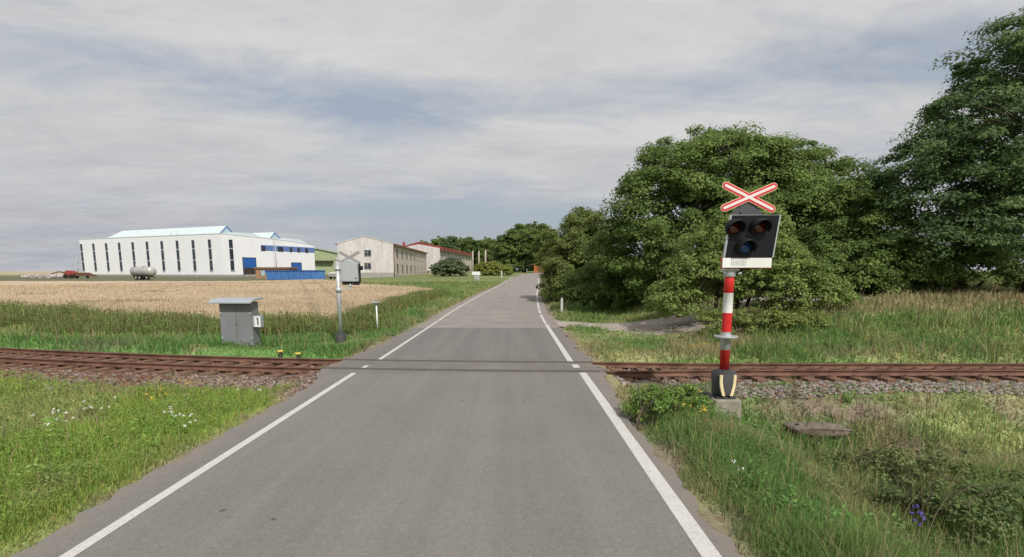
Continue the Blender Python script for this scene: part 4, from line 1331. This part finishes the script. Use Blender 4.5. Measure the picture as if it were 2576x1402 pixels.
# ------------------------------------------------------------------ small posts
for k, (u, v, lab) in enumerate(((706, 897, "yellow capped cable marker nearer the grey cabinet"), (750, 899, "yellow capped cable marker nearer the left crossing signal"))):
    x, y = atZ(u, v, -.12)
    o = empty("cable_marker", (x, y, gz1(x, y))); tag(o, lab, "cable marker", "yellow cable markers by the track")
    q = MB(); q.tube([(0, 0, -.15), (0, 0, .2)], .045, 12); q.build("post", M["black_rubber"], o)
    q = MB(); q.tube([(0, 0, .185), (0, 0, .20), (0, 0, .235), (0, 0, .25)], [.07, .10, .10, .07], 16); q.build("cap", M["yellow"], o)

x, y = atZ(949, 834, -.1)
o = empty("marker_post", (x, y, gz1(x, y))); tag(o, "thin pale post with a flat roof-like plate, right of the grey signal", "marker post")
q = MB(); q.tube([(.02, 0, -.2), (0, 0, 1.38)], .034, 10); q.build("post", M["paint_white"], o)
q = MB(); q.prism([(-.24, 1.41), (0, 1.345), (.26, 1.40), (.26, 1.42), (0, 1.375), (-.24, 1.43)], 1, -.16, .16); q.build("plate", M["cab_roof"], o)
q = MB(); q.box(-.09, .09, -.012, .012, 1.19, 1.345); q.build("bracket", M["cab_roof"], o)

x, y, z = atY(1198, 716, 84)
o = empty("small_sign", (x, y, gz1(x, y))); tag(o, "small white sign on two thin posts, far left verge", "sign")
for a in (-.16, .30):
    q = MB(); q.tube([(a, 0, -.2), (a, 0, 1.5)], .045, 8); q.build("post", M["galv"], o)
q = MB(); q.box(-.62, .62, -.05, -.02, 1.4, 1.9); q.build("board", M["box_white"], o, bevel=.02)
q = MB(); q.box(.02, .5, -.055, -.03, .7, 1.35); q.build("lower_plate", M["galv"], o)


def delineator(u, v, Y, lab):
    x, y, z = atY(u, v, Y)
    o = empty("delineator_post", (x, y, gz1(x, y))); tag(o, lab, "marker post", "white roadside marker posts")
    q = MB(); q.prism([(-.075, -.06), (.075, -.06), (.05, .06), (-.05, .06)], 2, -.2, .84); q.prism([(-.075, .84), (.075, .84), (.06, .93), (-.03, .97)], 1, -.055, .055)
    q.build("post", M["post_grey"], o, bevel=.012)
    q = MB(); q.box(-.0745, .0745, -.0635, -.0605, .66, .74); q.build("band", M["back_grey"], o)
    return o


x, y = atZ(1413, 786, .1)
delineator(1413, 786, y, "white marker post on the right verge before the dark bush")
d2 = delineator(1262, 688, 118, "white marker post on the far left verge")
d2.scale = (2.0, 2.0, 1.5)

for (u, v0, v1, Yd, lab) in ((1189, 632, 688, 150, "pale pole at the right end of the red roof, leftmost of three"), (1204.5, 632, 688, 152, "middle one of the three pale poles by the yellow bush"), (1221, 630, 684, 140, "nearest and tallest of the three pale poles by the yellow bush")):
    x, y, zt = atY(u, v0, Yd); zb = gz1(x, y)
    o = empty("wooden_pole", (x, y, zb)); tag(o, lab, "pole", "pale poles at the far end of the meadow")
    q = MB(); q.tube([(0, 0, -.4), (0, 0, (zt - zb) * .5), (.03, 0, zt - zb)], [.22, .2, .17], 10); q.build("post", M["wood_pole"], o)
    q = MB(); q.tube([(.03, 0, zt - zb), (.03, 0, zt - zb + .1)], [.2, .06], 10); q.build("cap", M["wood_pole"], o)
x, y, zt = atY(192.5, 648, 215); zb = gz1(x, y)
o = empty("utility_pole", (x, y, zb)); tag(o, "grey utility pole left of the white hall", "utility pole")
q = MB(); q.tube([(0, 0, -.4), (0, 0, zt - zb)], [.2, .14], 8); q.build("post", M["back_grey"], o)
q = MB(); q.box(-1.0, 1.0, -.08, .08, zt - zb - .9, zt - zb - .7); q.box(-.35, .35, -.2, .2, zt - zb - 2.2, zt - zb - 1.3); q.build("crossarm", M["back_grey"], o)

# ------------------------------------------------------------------ white hall
A = Vector((-87, 170)); dl = Vector((-.91, .414)).normalized(); dr = Vector((.414, .91)).normalized()
hz0 = 1.1
ang = math.atan2(dl.y, dl.x) - math.pi            # local -x runs along the long face
hall = empty("white_hall", (A.x, A.y, hz0), ang)
tag(hall, "long white industrial hall with slit windows and ridge skylights", "building")
LL, WW = 71.8, 37.7                               # local: x from -LL to 0, y from 0 to WW
HT = [(0, 13.0), (18, 12.5), (28, 12.0), (WW, 11.1)]


def hall_q(u):   # distance along the long face seen at column u
    t = (u - CX) / F; return (A.x - t * A.y) / (t * dl.y - dl.x)


def hall_s(u):
    t = (u - CX) / F; return (A.x - t * A.y) / (t * dr.y - dr.x)


q = MB(); q.prism([(0, 0)] + [(WW, 0)] + [(y_, z_) for y_, z_ in reversed(HT)], 0, -LL, 0)
q.build("wall", M["white_wall"], hall)
q = MB(); q.box(-LL - .03, .03, -.06, .2, -.9, .75); q.box(-.1, .06, .2, WW, -.9, .75); q.build("plinth", M["plinth"], hall)
q = MB()
q.box(-LL - .08, .08, -.08, .25, 12.86, 13.06)
for k in range(3):
    (ya, za), (yb, zb_) = HT[k], HT[k + 1]
    q.prism([(ya + (.25 if k == 0 else 0), za - .14), (yb, zb_ - .14), (yb, zb_ + .06), (ya + (.25 if k == 0 else 0), za + .06)], 0, -.25, .08)
q.build("parapet_cap", M["white_sheet"], hall)
win_u = [223.6, 253.7, 285.4, 317.5, 351.2, 386.6, 423.1, 461.1, 500.4, 541.2]


def slit(x0, x1, y0, y1, axis_, z0, z1, parent):
    q = MB(); q.box(x0, x1, y0, y1, z0, z1); f_ = q.build("window", M["dark_glass"], parent)
    for zz_ in (z0 + (z1 - z0) * .33, z0 + (z1 - z0) * .70):
        q = MB()
        if axis_ == 0: q.box(x0 - .03, x1 + .03, y0 - .03, y1, zz_, zz_ + .28)
        else: q.box(x0, x1 + .03, y0 - .03, y1 + .03, zz_, zz_ + .28)
        q.build("transom", M["pale_glass"], f_)
    q = MB()
    if axis_ == 0: q.box(x0 - .12, x1 + .12, y0 - .12, y1 - .02, z0 - .22, z0)
    else: q.box(x0 + .02, x1 + .12, y0 - .12, y1 + .12, z0 - .22, z0)
    q.build("sill", M["white_sheet"], f_)
    return f_


for u in win_u:
    xq = -hall_q(u)
    slit(xq - .62, xq + .62, -.05, .1, 0, 1.95, 11.3, hall)
s11 = hall_s(593.5)
slit(-.1, .05, s11 - .65, s11 + .65, 1, 1.95, 11.3, hall)


def door(u0, u1, h, parent, open_h=0):
    s0, s1 = hall_s(u0), hall_s(u1)
    q = MB(); q.box(-.1, .10, s0 - .3, s1 + .3, h, h + .22); q.box(-.1, .10, s0 - .25, s0, -.1, h); q.box(-.1, .10, s1, s1 + .25, -.1, h)
    fr_ = q.build("door_frame", M["ink"], parent)
    q = MB(); q.box(-.1, .06, s0, s1, open_h, h)
    d_ = q.build("roller_door", M["blue_door"], fr_)
    if open_h:
        q = MB(); q.box(-.1, .045, s0, s1, -.1, open_h); q.build("doorway", M["dark_void"], fr_)


door(621, 651.5, 5.9, hall, 2.9)
door(741, 764, 4.6, hall)
s0 = hall_s(667)
q = MB(); q.box(-.1, .07, s0, WW - .05, 8.45, 10.2); bs = q.build("window_band", M["blue_panel"], hall)
for (ua, ub) in ((668, 678), (709, 722), (738, 744), (757, 763), (776, 783)):
    q = MB(); q.box(.0, .09, hall_s(ua), hall_s(ub), 8.3, 9.9); q.build("pane", M["dark_glass"], bs)
sd = hall_s(702)
q = MB(); q.tube([(.18, sd, .2), (.18, sd, 12.3)], .16, 8); q.box(0, .12, sd - .75, sd - .65, .4, 12.2); q.build("downpipe", M["gutter"], hall)
# ridge skylights sitting on the two naves
for (yc, zr_, zb_, q0, q1) in ((9.4, 16.2, 13.7, 9, 62.5), (28.7, 15.4, 12.9, 9, 62.5)):
    q = MB()
    hw = 2.7
    q.add([(-q0, yc - hw, zb_), (-q0, yc, zr_), (-q1, yc, zr_), (-q1 - 4.5, yc - hw, zb_)], [(0, 1, 2, 3)])
    q.add([(-q0, yc + hw, zb_), (-q0, yc, zr_), (-q1, yc, zr_), (-q1 - 4.5, yc + hw, zb_)], [(3, 2, 1, 0)])
    q.add([(-q1, yc, zr_), (-q1 - 4.5, yc - hw, zb_), (-q1 - 4.5, yc + hw, zb_)], [(0, 2, 1)])
    sk = q.build("skylight", M["white_sheet"], hall)
    q = MB(); q.prism([(yc - hw + .1, zb_), (yc + hw - .1, zb_), (yc, zr_ - .12)], 0, -q0 - .3, -q0 - .2); q.build("gable_glazing", M["pale_glass"], sk)
    q = MB()
    for sg in (-1, 1):
        q.prism([(yc + sg * hw, zb_), (yc + sg * (hw - .25), zb_), (yc, zr_ - .28), (yc, zr_)], 0, -q0 - .25, -q0 + .05)
    q.build("gable_edge", M["blue_panel"], sk)
    # low pitched nave roof under it
    q = MB(); hb_ = 12.4 if yc < 15 else 11.3
    q.prism([(yc - 9.0, hb_), (yc - hw, zb_ + .02), (yc + hw, zb_ + .02), (yc + 8.8, hb_ - .6), (yc + 8.8, hb_ - 1.2), (yc - 9.0, hb_ - 1.2)], 0, -LL + .6, -.6)
    q.build("roof", M["white_sheet"], hall)
q = MB()
for uu_ in (408, 424):
    xq = -hall_q(uu_); q.tube([(xq, 5.5, 12.8), (xq, 5.5, 15.0)], .12, 8)
q.build("vent_pipe", M["gutter"], hall)

# green shed beyond the hall
gb = empty("green_shed", (-76, 226, gz1(-76, 226)))
tag(gb, "pale green metal shed between white hall and gabled building", "building")
q = MB(); q.prism([(-14, 0), (11.5, 0), (11.5, 7.2), (-2, 10.0), (-14, 7.4)], 1, 0, 30); q.build("wall", M["green_sheet"], gb)
q = MB(); q.prism([(-14.6, 7.35), (-2, 10.06), (12.1, 7.15), (12.1, 7.5), (-2, 10.4), (-14.6, 7.7)], 1, -.5, 30.5); q.build("roof", M["green_roof"], gb)
q = MB(); q.box(-6, 4.6, -1.6, -.02, 4.9, 5.5); q.build("awning", M["dark_void"], gb)
q = MB(); q.box(5.5, 8.6, -.06, .0, 0, 4.2); q.build("door", M["green_roof"], gb)

# brick annex, blue skip, trailer
bx_, by_, _ = atY(644, 700, 150)
an = empty("brick_annex", (bx_, 150, gz1(bx_, 150)), R(-8))
tag(an, "low brick outbuilding before the white hall's open door", "building")
q = MB(); q.box(0, 9.6, 0, 4, -.3, 2.55); q.build("wall", M["brick"], an)
q = MB(); q.box(-.25, 9.9, -.3, 4.3, 2.551, 2.95); q.build("roof", M["brown_board"], an)
q = MB(); q.box(1.5, 2.7, -.04, .1, .7, 2.1); wn = q.build("window", M["pale_glass"], an)
q = MB(); q.box(1.36, 1.5, -.06, .1, .6, 2.2); q.box(2.7, 2.84, -.06, .1, .6, 2.2); q.box(1.5, 2.7, -.06, .1, 2.1, 2.2); q.box(1.5, 2.7, -.06, .1, .6, .7); q.build("frame", M["brown_board"], wn)

px, py = -43.7, 123.0
sk = empty("skip_container", (px, py, gz1(px, py)), R(-30))
tag(sk, "long open blue skip container at the field edge", "container")
Ls, Ws, Hs = 15.2, 3.6, 2.15
q = MB()
q.prism([(-Ls, 0), (-.2, 0), (0.0, Hs), (-Ls - .7, Hs)], 1, 0, .12)
q.prism([(-Ls, 0), (-.2, 0), (0.0, Hs), (-Ls - .7, Hs)], 1, Ws - .12, Ws)
q.add([(-.2, .12, 0), (0, .12, Hs), (0, Ws - .12, Hs), (-.2, Ws - .12, 0), (-.3, .12, 0), (-.12, .12, Hs), (-.12, Ws - .12, Hs), (-.3, Ws - .12, 0)], [(0, 1, 2, 3), (4, 7, 6, 5), (1, 5, 6, 2)])
q.add([(-Ls, .12, 0), (-Ls - .7, .12, Hs), (-Ls - .7, Ws - .12, Hs), (-Ls, Ws - .12, 0), (-Ls + .1, .12, 0), (-Ls - .55, .12, Hs), (-Ls - .55, Ws - .12, Hs), (-Ls + .1, Ws - .12, 0)], [(0, 3, 2, 1), (4, 5, 6, 7), (1, 2, 6, 5)])
q.box(-Ls, -.3, .12, Ws - .12, .02, .2)
q.build("body", M["skip_blue"], sk)
for k in range(13):
    q = MB(); xk = -.7 - k * 1.16; q.box(xk - .07, xk + .07, -.1, -.004, .1, Hs - .2); q.build("rib", M["skip_blue"], sk)
q = MB(); q.box(-Ls - .7, .02, -.1, .14, Hs - .18, Hs + .02); q.box(-Ls - .7, .02, Ws - .14, Ws + .08, Hs - .18, Hs + .02); q.box(-.06, .1, .14, Ws - .14, Hs - .18, Hs + .02); q.build("rim", M["blue_door"], sk)

tx_, ty_, _ = atY(839, 700, 132)
tr = empty("farm_trailer", (tx_, ty_, gz1(tx_, ty_)), R(-12))
tag(tr, "small grey trailer with white cover right of the blue container", "trailer")
q = MB(); q.prism([(-1.2, .55), (1.2, .55), (1.35, 1.25), (-1.35, 1.25)], 1, 0, 3.2); q.build("body", M["plinth"], tr)
q = MB(); q.prism([(-1.38, 1.252), (1.38, 1.252), (1.1, 1.5), (.0, 1.62), (-1.1, 1.5)], 1, -.03, 3.23); q.build("cover", M["box_white"], tr)
for (a, b) in ((-1.05, .6), (1.05, .6), (-1.05, 2.6), (1.05, 2.6)):
    q = MB(); q.tube([(a - .14, b, .38), (a + .14, b, .38)], .4, 16); q.build("wheel", M["tyre"], tr)

# silver tanker
tx_, ty_, _ = atY(362, 702, 134)
tk = empty("tank_trailer", (tx_, ty_, gz1(tx_, ty_)), R(-20))
tag(tk, "silver cylindrical tank trailer parked before the white hall", "tank trailer")
zt_ = 1.95; rT = 1.12
q = MB(); q.tube([(-3.4, 0, zt_), (-3.25, 0, zt_), (-3.0, 0, zt_), (2.9, 0, zt_), (3.2, 0, zt_), (3.42, 0, zt_), (3.5, 0, zt_)], [.5, .9, rT, rT, .95, .55, .05], 26)
tkb = q.build("tank", M["tank_silver"], tk)
q = MB()
for xk in (-2.2, -.7, .8, 2.3): q.tube([(xk - .05, 0, zt_), (xk + .05, 0, zt_)], [rT + .03, rT + .03], 26, cap=False)
q.build("hoop", M["grey_metal"], tkb)
q = MB(); q.tube([(.4, 0, zt_ + rT - .05), (.4, 0, zt_ + rT + .22)], [.42, .38], 14); q.build("manhole", M["tank_silver"], tkb)
q = MB(); q.tube([(-1.9, -.2, zt_ + rT - .1), (-2.2, -.2, zt_ + rT + .75)], .06, 8); q.build("pipe", M["grey_metal"], tkb)
q = MB()
q.box(-2.9, 2.6, -.5, -.36, .62, .92); q.box(-2.9, 2.6, .36, .5, .62, .92)
for xk in (-2.4, -.6, 1.3): q.box(xk - .15, xk + .15, -.6, .6, .921, 1.15)
q.tube([(2.5, 0, .7), (3.9, 0, .55)], .09, 8); q.tube([(2.7, -.55, .95), (2.7, -.55, 0)], .08, 8)
q.build("chassis", M["rust_frame"], tk)
for (a, b) in ((-1.3, -.85), (-1.3, .85), (-.1, -.85), (-.1, .85), (2.2, -.8)):
    q = MB(); q.tube([(a, b - .17, .52), (a, b + .17, .52)], .52, 18); w_ = q.build("wheel", M["tyre"], tk)
    q = MB(); q.tube([(a, b - .19, .52), (a, b + .19, .52)], .24, 12); q.build("rim", M["gutter"], w_)

# red farm machine
mx_, my_, _ = atY(180, 699, 150)
fm = empty("farm_machine", (mx_, my_, gz1(mx_, my_)), R(8))
tag(fm, "rusty red farm machine parked left of the white hall", "farm machine")
q = MB(); q.prism([(-1.3, .55), (1.1, .55), (1.25, 1.5), (.5, 2.05), (-.7, 2.1), (-1.35, 1.4)], 1, -.9, .9); q.build("hopper", M["red_machine"], fm, bevel=.06)
q = MB(); q.tube([(-1.2, 0, 1.5), (-3.0, 0, 1.75), (-4.6, 0, 1.25)], [.13, .16, .1], 8); q.tube([(-4.6, -.6, 1.2), (-4.6, .6, 1.2)], .1, 8); q.build("arm", M["rust_frame"], fm)
q = MB(); q.prism([(1.2, .5), (3.6, .7), (6.0, .5), (6.0, .75), (4.2, 1.55), (2.4, 1.5), (1.2, 1.5)], 1, -.5, .5); q.build("conveyor", M["rust_frame"], fm)
for (a, b, r_) in ((-.8, -1.05, .55), (.7, -1.05, .55), (-.8, 1.05, .55), (.7, 1.05, .55), (4.3, -.7, .38)):
    q = MB(); q.tube([(a, b - .13, r_), (a, b + .13, r_)], r_, 16); q.build("wheel", M["tyre"], fm)

# white wrapped heaps at the yard's left end
bl = None
look = ["leftmost", "second", "third", "fourth", "fifth", "sixth", "seventh", "eighth", "ninth", "tenth", "eleventh", "rightmost"]
for k in range(12):
    u = 58 + k * 9.6 + random.uniform(-2, 2)
    x, y, _ = atY(u, 699, 155 + random.uniform(-4, 4))
    if bl is None:
        q = MB(); n_ = 12; rr = .85
        q.tube([(-.75, 0, rr), (-.66, 0, rr), (.66, 0, rr), (.75, 0, rr)], [rr * .88, rr, rr, rr * .88], 18)
        bl = q.build("wrapped_bale", M["bale_white"]); o = bl
    else:
        o = bl.copy(); COL.objects.link(o)
    o.location = (x, y, gz1(x, y) - .1); o.rotation_euler = (0, 0, random.uniform(-.9, .9))
    s = random.uniform(.5, .85); o.scale = (s, s, s * random.uniform(.8, 1.0))
    tag(o, ("pale wrapped bale, %s in the row left of the red machine" % (look[k] if k in (0, 11) else look[k] + " from the left")), "bale", "pale bales left of the red machine")

# ------------------------------------------------------------------ gabled buildings
GY0 = 133.0
g2 = empty("gabled_building", (-27.9, GY0, 1.15), R(1.4))
tag(g2, "two-storey building with a stained pale gable end facing the field", "building")
Wd, Ln, eh, ph = 13.0, 61.0, 8.0, 9.75
q = MB(); q.prism([(-Wd, -.5), (0, -.5), (0, eh), (-Wd / 2, ph), (-Wd, eh)], 1, 0, .35); q.build("gable_wall", M["render_pale"], g2)
q = MB(); q.box(-.35, 0, .35, Ln, -.5, eh - .05); q.box(-Wd, -Wd + .35, .35, Ln, -.5, eh - .05); q.box(-Wd + .35, -.35, Ln - .35, Ln, -.5, eh - .05); q.build("side_wall", M["render_tan_shaded"], g2)
q = MB(); q.prism([(.55, eh - .18), (.55, eh + .02), (-Wd / 2, ph + .22), (-Wd - .55, eh + .02), (-Wd - .55, eh - .18), (-Wd / 2, ph + .03)], 1, .36, Ln + .3)
rf = q.build("roof", M["red_roof"], g2)
q = MB(); q.prism([(.12, eh - .02), (-Wd / 2, ph + .03), (-Wd - .12, eh - .02), (-Wd - .12, eh + .14), (-Wd / 2, ph + .2), (.12, eh + .14)], 1, -.1, .355); q.build("verge", M["render_pale"], rf)
q = MB(); q.box(.36, .66, .3, Ln + .3, eh - .36, eh - .181); q.build("gutter", M["brown_board"], rf)
q = MB(); q.box(-3.0, -2.4, 31, 31.7, eh, ph + .3); q.build("chimney", M["red_machine"], rf)
q = MB(); q.box(-Wd - .04, .04, -.04, 0, -.5, 1.35); q.box(0, .04, 0, Ln, -.5, .7); q.build("plinth", M["plinth"], g2)
q = MB(); q.tube([(.12, -.06, 0), (.12, -.06, eh - .3)], .09, 8); q.build("downpipe", M["rust_frame"], g2)


def gwin(x0, x1, z0, z1, par, wallx=None, y0=None, y1=None):
    if wallx is None:
        q = MB(); q.box(x0, x1, -.03, .1, z0, z1); w_ = q.build("window", M["dark_glass"], par)
        q = MB(); q.box(x0 - .1, x1 + .1, -.07, -.0, z0 - .14, z0); q.box(x0 - .09, x0, -.05, 0, z0, z1); q.box(x1, x1 + .09, -.05, 0, z0, z1); q.box(x0 - .09, x1 + .09, -.05, 0, z1, z1 + .09)
        q.box((x0 + x1) / 2 - .05, (x0 + x1) / 2 + .05, -.05, -.031, z0, z1); q.box(x0, (x0 + x1) / 2 - .05, -.045, -.031, z0 + (z1 - z0) * .62, z0 + (z1 - z0) * .70); q.build("frame", M["plinth"], w_)
    else:
        q = MB(); q.box(wallx - .1, wallx + .03, y0, y1, z0, z1); w_ = q.build("window", M["dark_glass"], par)
        q = MB(); q.box(wallx, wallx + .12, y0 - .15, y1 + .15, z0 - .16, z0); q.build("sill", M["plinth"], w_)
    return w_


for (v0, v1) in ((630, 644.5), (662.5, 677)):
    xa, _, za = atY(918, v1, GY0); xb, _, zb_ = atY(933, v0, GY0)
    gwin(xa + 27.9, xb + 27.9, za - 1.15, zb_ - 1.15, g2)
for k in range(8):
    y0_ = 4.0 + k * 7.1
    gwin(0, 0, 5.15, 7.0, g2, 0, y0_, y0_ + 2.1)
    gwin(0, 0, 1.5, 3.4, g2, 0, y0_, y0_ + 2.1)

g3 = empty("gabled_building", (-25.2, 197, 1.9), R(-4.5))
tag(g3, "second gabled building with red roof, half hidden by the round bush", "building")
Wd3, Ln3, eh3, ph3 = 14.6, 74.0, 9.0, 10.3
q = MB(); q.prism([(-Wd3, -.5), (0, -.5), (0, eh3), (-Wd3 / 2, ph3), (-Wd3, eh3)], 1, 0, .35); q.build("gable_wall", M["render_pale"], g3)
q = MB(); q.box(-.35, 0, .35, Ln3, -.5, eh3 - .05); q.box(-Wd3, -Wd3 + .35, .35, Ln3, -.5, eh3 - .05); q.box(-Wd3 + .35, -.35, Ln3 - .35, Ln3, -.5, eh3 - .05); q.build("side_wall", M["render_tan_shaded"], g3)
q = MB(); q.prism([(.9, eh3 - .55), (.9, eh3 + .35), (-Wd3 / 2, ph3 + .9), (-Wd3 - .6, eh3 + .1), (-Wd3 - .6, eh3 - .1), (-Wd3 / 2, ph3 + .06)], 1, .36, Ln3 + .3); rf3 = q.build("roof", M["red_roof"], g3)
q = MB(); q.box(.5, .85, .4, Ln3 + .3, eh3 - 1.0, eh3 - .56); q.build("gutter", M["brown_board"], rf3)
for k in range(9):
    y0_ = 3.5 + k * 7.7
    gwin(0, 0, 6.0, 7.8, g3, 0, y0_, y0_ + 2.4)
    gwin(0, 0, 2.0, 3.9, g3, 0, y0_, y0_ + 2.4)

# rust coloured shed at the road bend
hx, hy, _ = atY(1339, 684, 182)
oh = empty("rusty_shed", (hx, hy, gz1(hx, hy)))
tag(oh, "small rust orange shed at the road bend, half behind the roadside tree", "shed")
q = MB(); q.box(.6, 7, 0, 4, -.3, 2.6); q.build("wall", M["orange_wall"], oh)
q = MB(); q.prism([(-.4, 2.45), (4.1, 3.6), (8.2, 2.45), (8.2, 2.65), (4.1, 3.85), (-.4, 2.65)], 1, -.4, 4.4); q.build("roof", M["brown_board"], oh)
q = MB(); q.box(1.9, 2.9, -.05, .02, -.2, 2.0); q.build("door", M["brown_board"], oh)

# stone slab in the ditch
x, y = atZ(2070, 1085, -.62)
nu, nv_ = 40, 22
uu2, vv2 = np.meshgrid(np.linspace(0, 2 * np.pi, nu, endpoint=False), np.linspace(-1, 1, nv_))
ring_ = np.sign(np.cos(np.arcsin(vv2))) * np.sqrt(np.maximum(0, 1 - np.abs(vv2) ** 3.5))
def sq(t, p): return np.sign(t) * np.abs(t) ** p
px2 = sq(np.cos(uu2), .45) * ring_ * .78; py2 = sq(np.sin(uu2), .5) * ring_ * .42; pz2 = vv2 * .15
rough_ = 1 + (fbm(px2 * 3 + 50, py2 * 3 + pz2 * 5 + 50, .55, 88) - .5) * .55 + (vn(px2 * 9 + 50, pz2 * 9 + py2 * 9 + 50, .5, 89) - .5) * .16
px2, py2, pz2 = px2 * rough_ * (1 - .25 * (px2 > .2)), py2 * rough_, pz2 * rough_ * (1 - .35 * px2)
ii = np.arange(nu * nv_).reshape(nv_, nu)
fs = np.stack([ii[:-1], np.roll(ii, -1, 1)[:-1], np.roll(ii, -1, 1)[1:], ii[1:]], -1).reshape(-1, 4)
o = fast_mesh("stone_slab", np.stack([px2, py2, pz2], -1).reshape(-1, 3), fs, M["old_concrete"], smooth=True)
o.location = (x, y + .15, gz1(x, y + .15) - .07); o.rotation_euler = (R(-10), R(4), R(5))
tag(o, "weathered stone slab on the ditch bank right of the signal", "stone slab")

# ------------------------------------------------------------------ light and sky
sun_dir = Vector((.42, -.908, 0)).normalized() * math.cos(R(45)); sun_dir.z = math.sin(R(45))
sl_ = bpy.data.lights.new("sun", 'SUN'); sl_.energy = 3.9; sl_.angle = R(1.0); sl_.color = (1.0, .955, .89)
so_ = bpy.data.objects.new("sun", sl_); COL.objects.link(so_)
so_.rotation_euler = sun_dir.to_track_quat('Z', 'Y').to_euler()
so_.location = (30, -60, 60)

wd = bpy.data.worlds.new("World"); SC.world = wd; wd.use_nodes = True
nt = wd.node_tree; N = nt.nodes; L = nt.links
for n_ in list(N): N.remove(n_)
out = N.new("ShaderNodeOutputWorld"); bg = N.new("ShaderNodeBackground"); L.new(bg.outputs[0], out.inputs["Surface"])
sky = N.new("ShaderNodeTexSky"); sky.sky_type = 'NISHITA'; sky.sun_disc = False
sky.sun_elevation = R(45); sky.sun_rotation = math.atan2(sun_dir.x, sun_dir.y)
sky.air_density = 1.2; sky.dust_density = 2.0; sky.ozone_density = 1.5
STR = .1
tc = N.new("ShaderNodeTexCoord"); sp = N.new("ShaderNodeSeparateXYZ"); L.new(tc.outputs["Generated"], sp.inputs[0])
el = sp.outputs["Z"]
# clouds on a high flat layer
den = nmath(nt, 'ADD', nmath(nt, 'MAXIMUM', el, 0.0), .10)
px_ = nmath(nt, 'DIVIDE', sp.outputs["X"], den); py_ = nmath(nt, 'DIVIDE', sp.outputs["Y"], den)
cv = N.new("ShaderNodeCombineXYZ"); L.new(px_, cv.inputs[0]); L.new(py_, cv.inputs[1])


def cloud_noise(scale, sxx, syy, rot, detail, rough, off, dist=.0):
    mp = N.new("ShaderNodeMapping"); mp.inputs["Scale"].default_value = (sxx, syy, 1); mp.inputs["Rotation"].default_value = (0, 0, rot); mp.inputs["Location"].default_value = off
    L.new(cv.outputs[0], mp.inputs["Vector"])
    n_ = N.new("ShaderNodeTexNoise"); n_.inputs["Scale"].default_value = scale; n_.inputs["Detail"].default_value = detail; n_.inputs["Roughness"].default_value = rough; n_.inputs["Distortion"].default_value = dist
    L.new(mp.outputs[0], n_.inputs["Vector"]); return n_.outputs["Fac"]


nA = cloud_noise(.55, 1.0, 1.5, .25, 7, .55, (3.3, 1.2, 0), .4)
nB = cloud_noise(1.7, .9, 1.4, -.2, 10, .68, (7.7, 4.1, 0), .6)
cov = nmath(nt, 'ADD', nmath(nt, 'MULTIPLY', nA, .62), nmath(nt, 'MULTIPLY', nB, .38))


def gauss(sock, mu, sg):
    d = nmath(nt, 'DIVIDE', nmath(nt, 'SUBTRACT', sock, mu), sg)
    return nmath(nt, 'POWER', 2.718, nmath(nt, 'MULTIPLY', nmath(nt, 'MULTIPLY', d, d), -1.0))


def gsum(*gs):
    o_ = gs[0]
    for g_ in gs[1:]: o_ = nmath(nt, 'ADD', o_, g_)
    return o_


az = nmath(nt, 'ARCTAN2', sp.outputs["X"], sp.outputs["Y"])
# thinner cloud in a band about 16 degrees up and in a clear strip low over the buildings
thin = gsum(
    nmath(nt, 'MULTIPLY', nmath(nt, 'MULTIPLY', gauss(el, .27, .05), gauss(az, -.05, .6)), .185),
    nmath(nt, 'MULTIPLY', nmath(nt, 'MULTIPLY', gauss(el, .09, .045), gauss(az, -.10, .36)), .27),
    nmath(nt, 'MULTIPLY', nmath(nt, 'MULTIPLY', gauss(el, .28, .06), gauss(az, .55, .2)), .12))
cov2 = nmath(nt, 'SUBTRACT', cov, thin)
cmask = nrange(nt, cov2, .27, .47)
tone_a = cloud_noise(.8, .8, 1.8, .12, 10, .66, (1.1, 9.4, 0), .6)
tone_b = cloud_noise(2.6, .9, 1.3, -.3, 10, .70, (4.1, 2.4, 0), .8)
tone_n = nmath(nt, 'ADD', nmath(nt, 'MULTIPLY', tone_a, .62), nmath(nt, 'MULTIPLY', tone_b, .38))
t1 = nrange(nt, tone_n, .38, .62)
ccol = zmix(nt, t1, (.575, .575, .583), (.69, .685, .68))
lowcol = zmix(nt, t1, (.41, .425, .475), (.55, .555, .58))
ccol = zmix(nt, nrange(nt, el, .03, .26), lowcol, ccol)
skys = N.new("ShaderNodeVectorMath"); skys.operation = 'SCALE'; L.new(sky.outputs[0], skys.inputs[0]); skys.inputs["Scale"].default_value = STR
# thin veil tints the open sky as well
veil = zmix(nt, .75, skys.outputs[0], (.40, .445, .525))
col = zmix(nt, cmask, veil, ccol)
L.new(col, bg.inputs["Color"]); bg.inputs["Strength"].default_value = 1.0

# ------------------------------------------------------------------ render settings
SC.view_settings.view_transform = 'Standard'
SC.view_settings.look = 'None'
SC.view_settings.exposure = 0
SC.view_settings.gamma = 1
SC.render.engine = 'CYCLES'
SC.cycles.max_bounces = 5
SC.cycles.diffuse_bounces = 4
SC.cycles.glossy_bounces = 2
SC.cycles.transmission_bounces = 2
SC.cycles.transparent_max_bounces = 4
SC.cycles.use_denoising = True
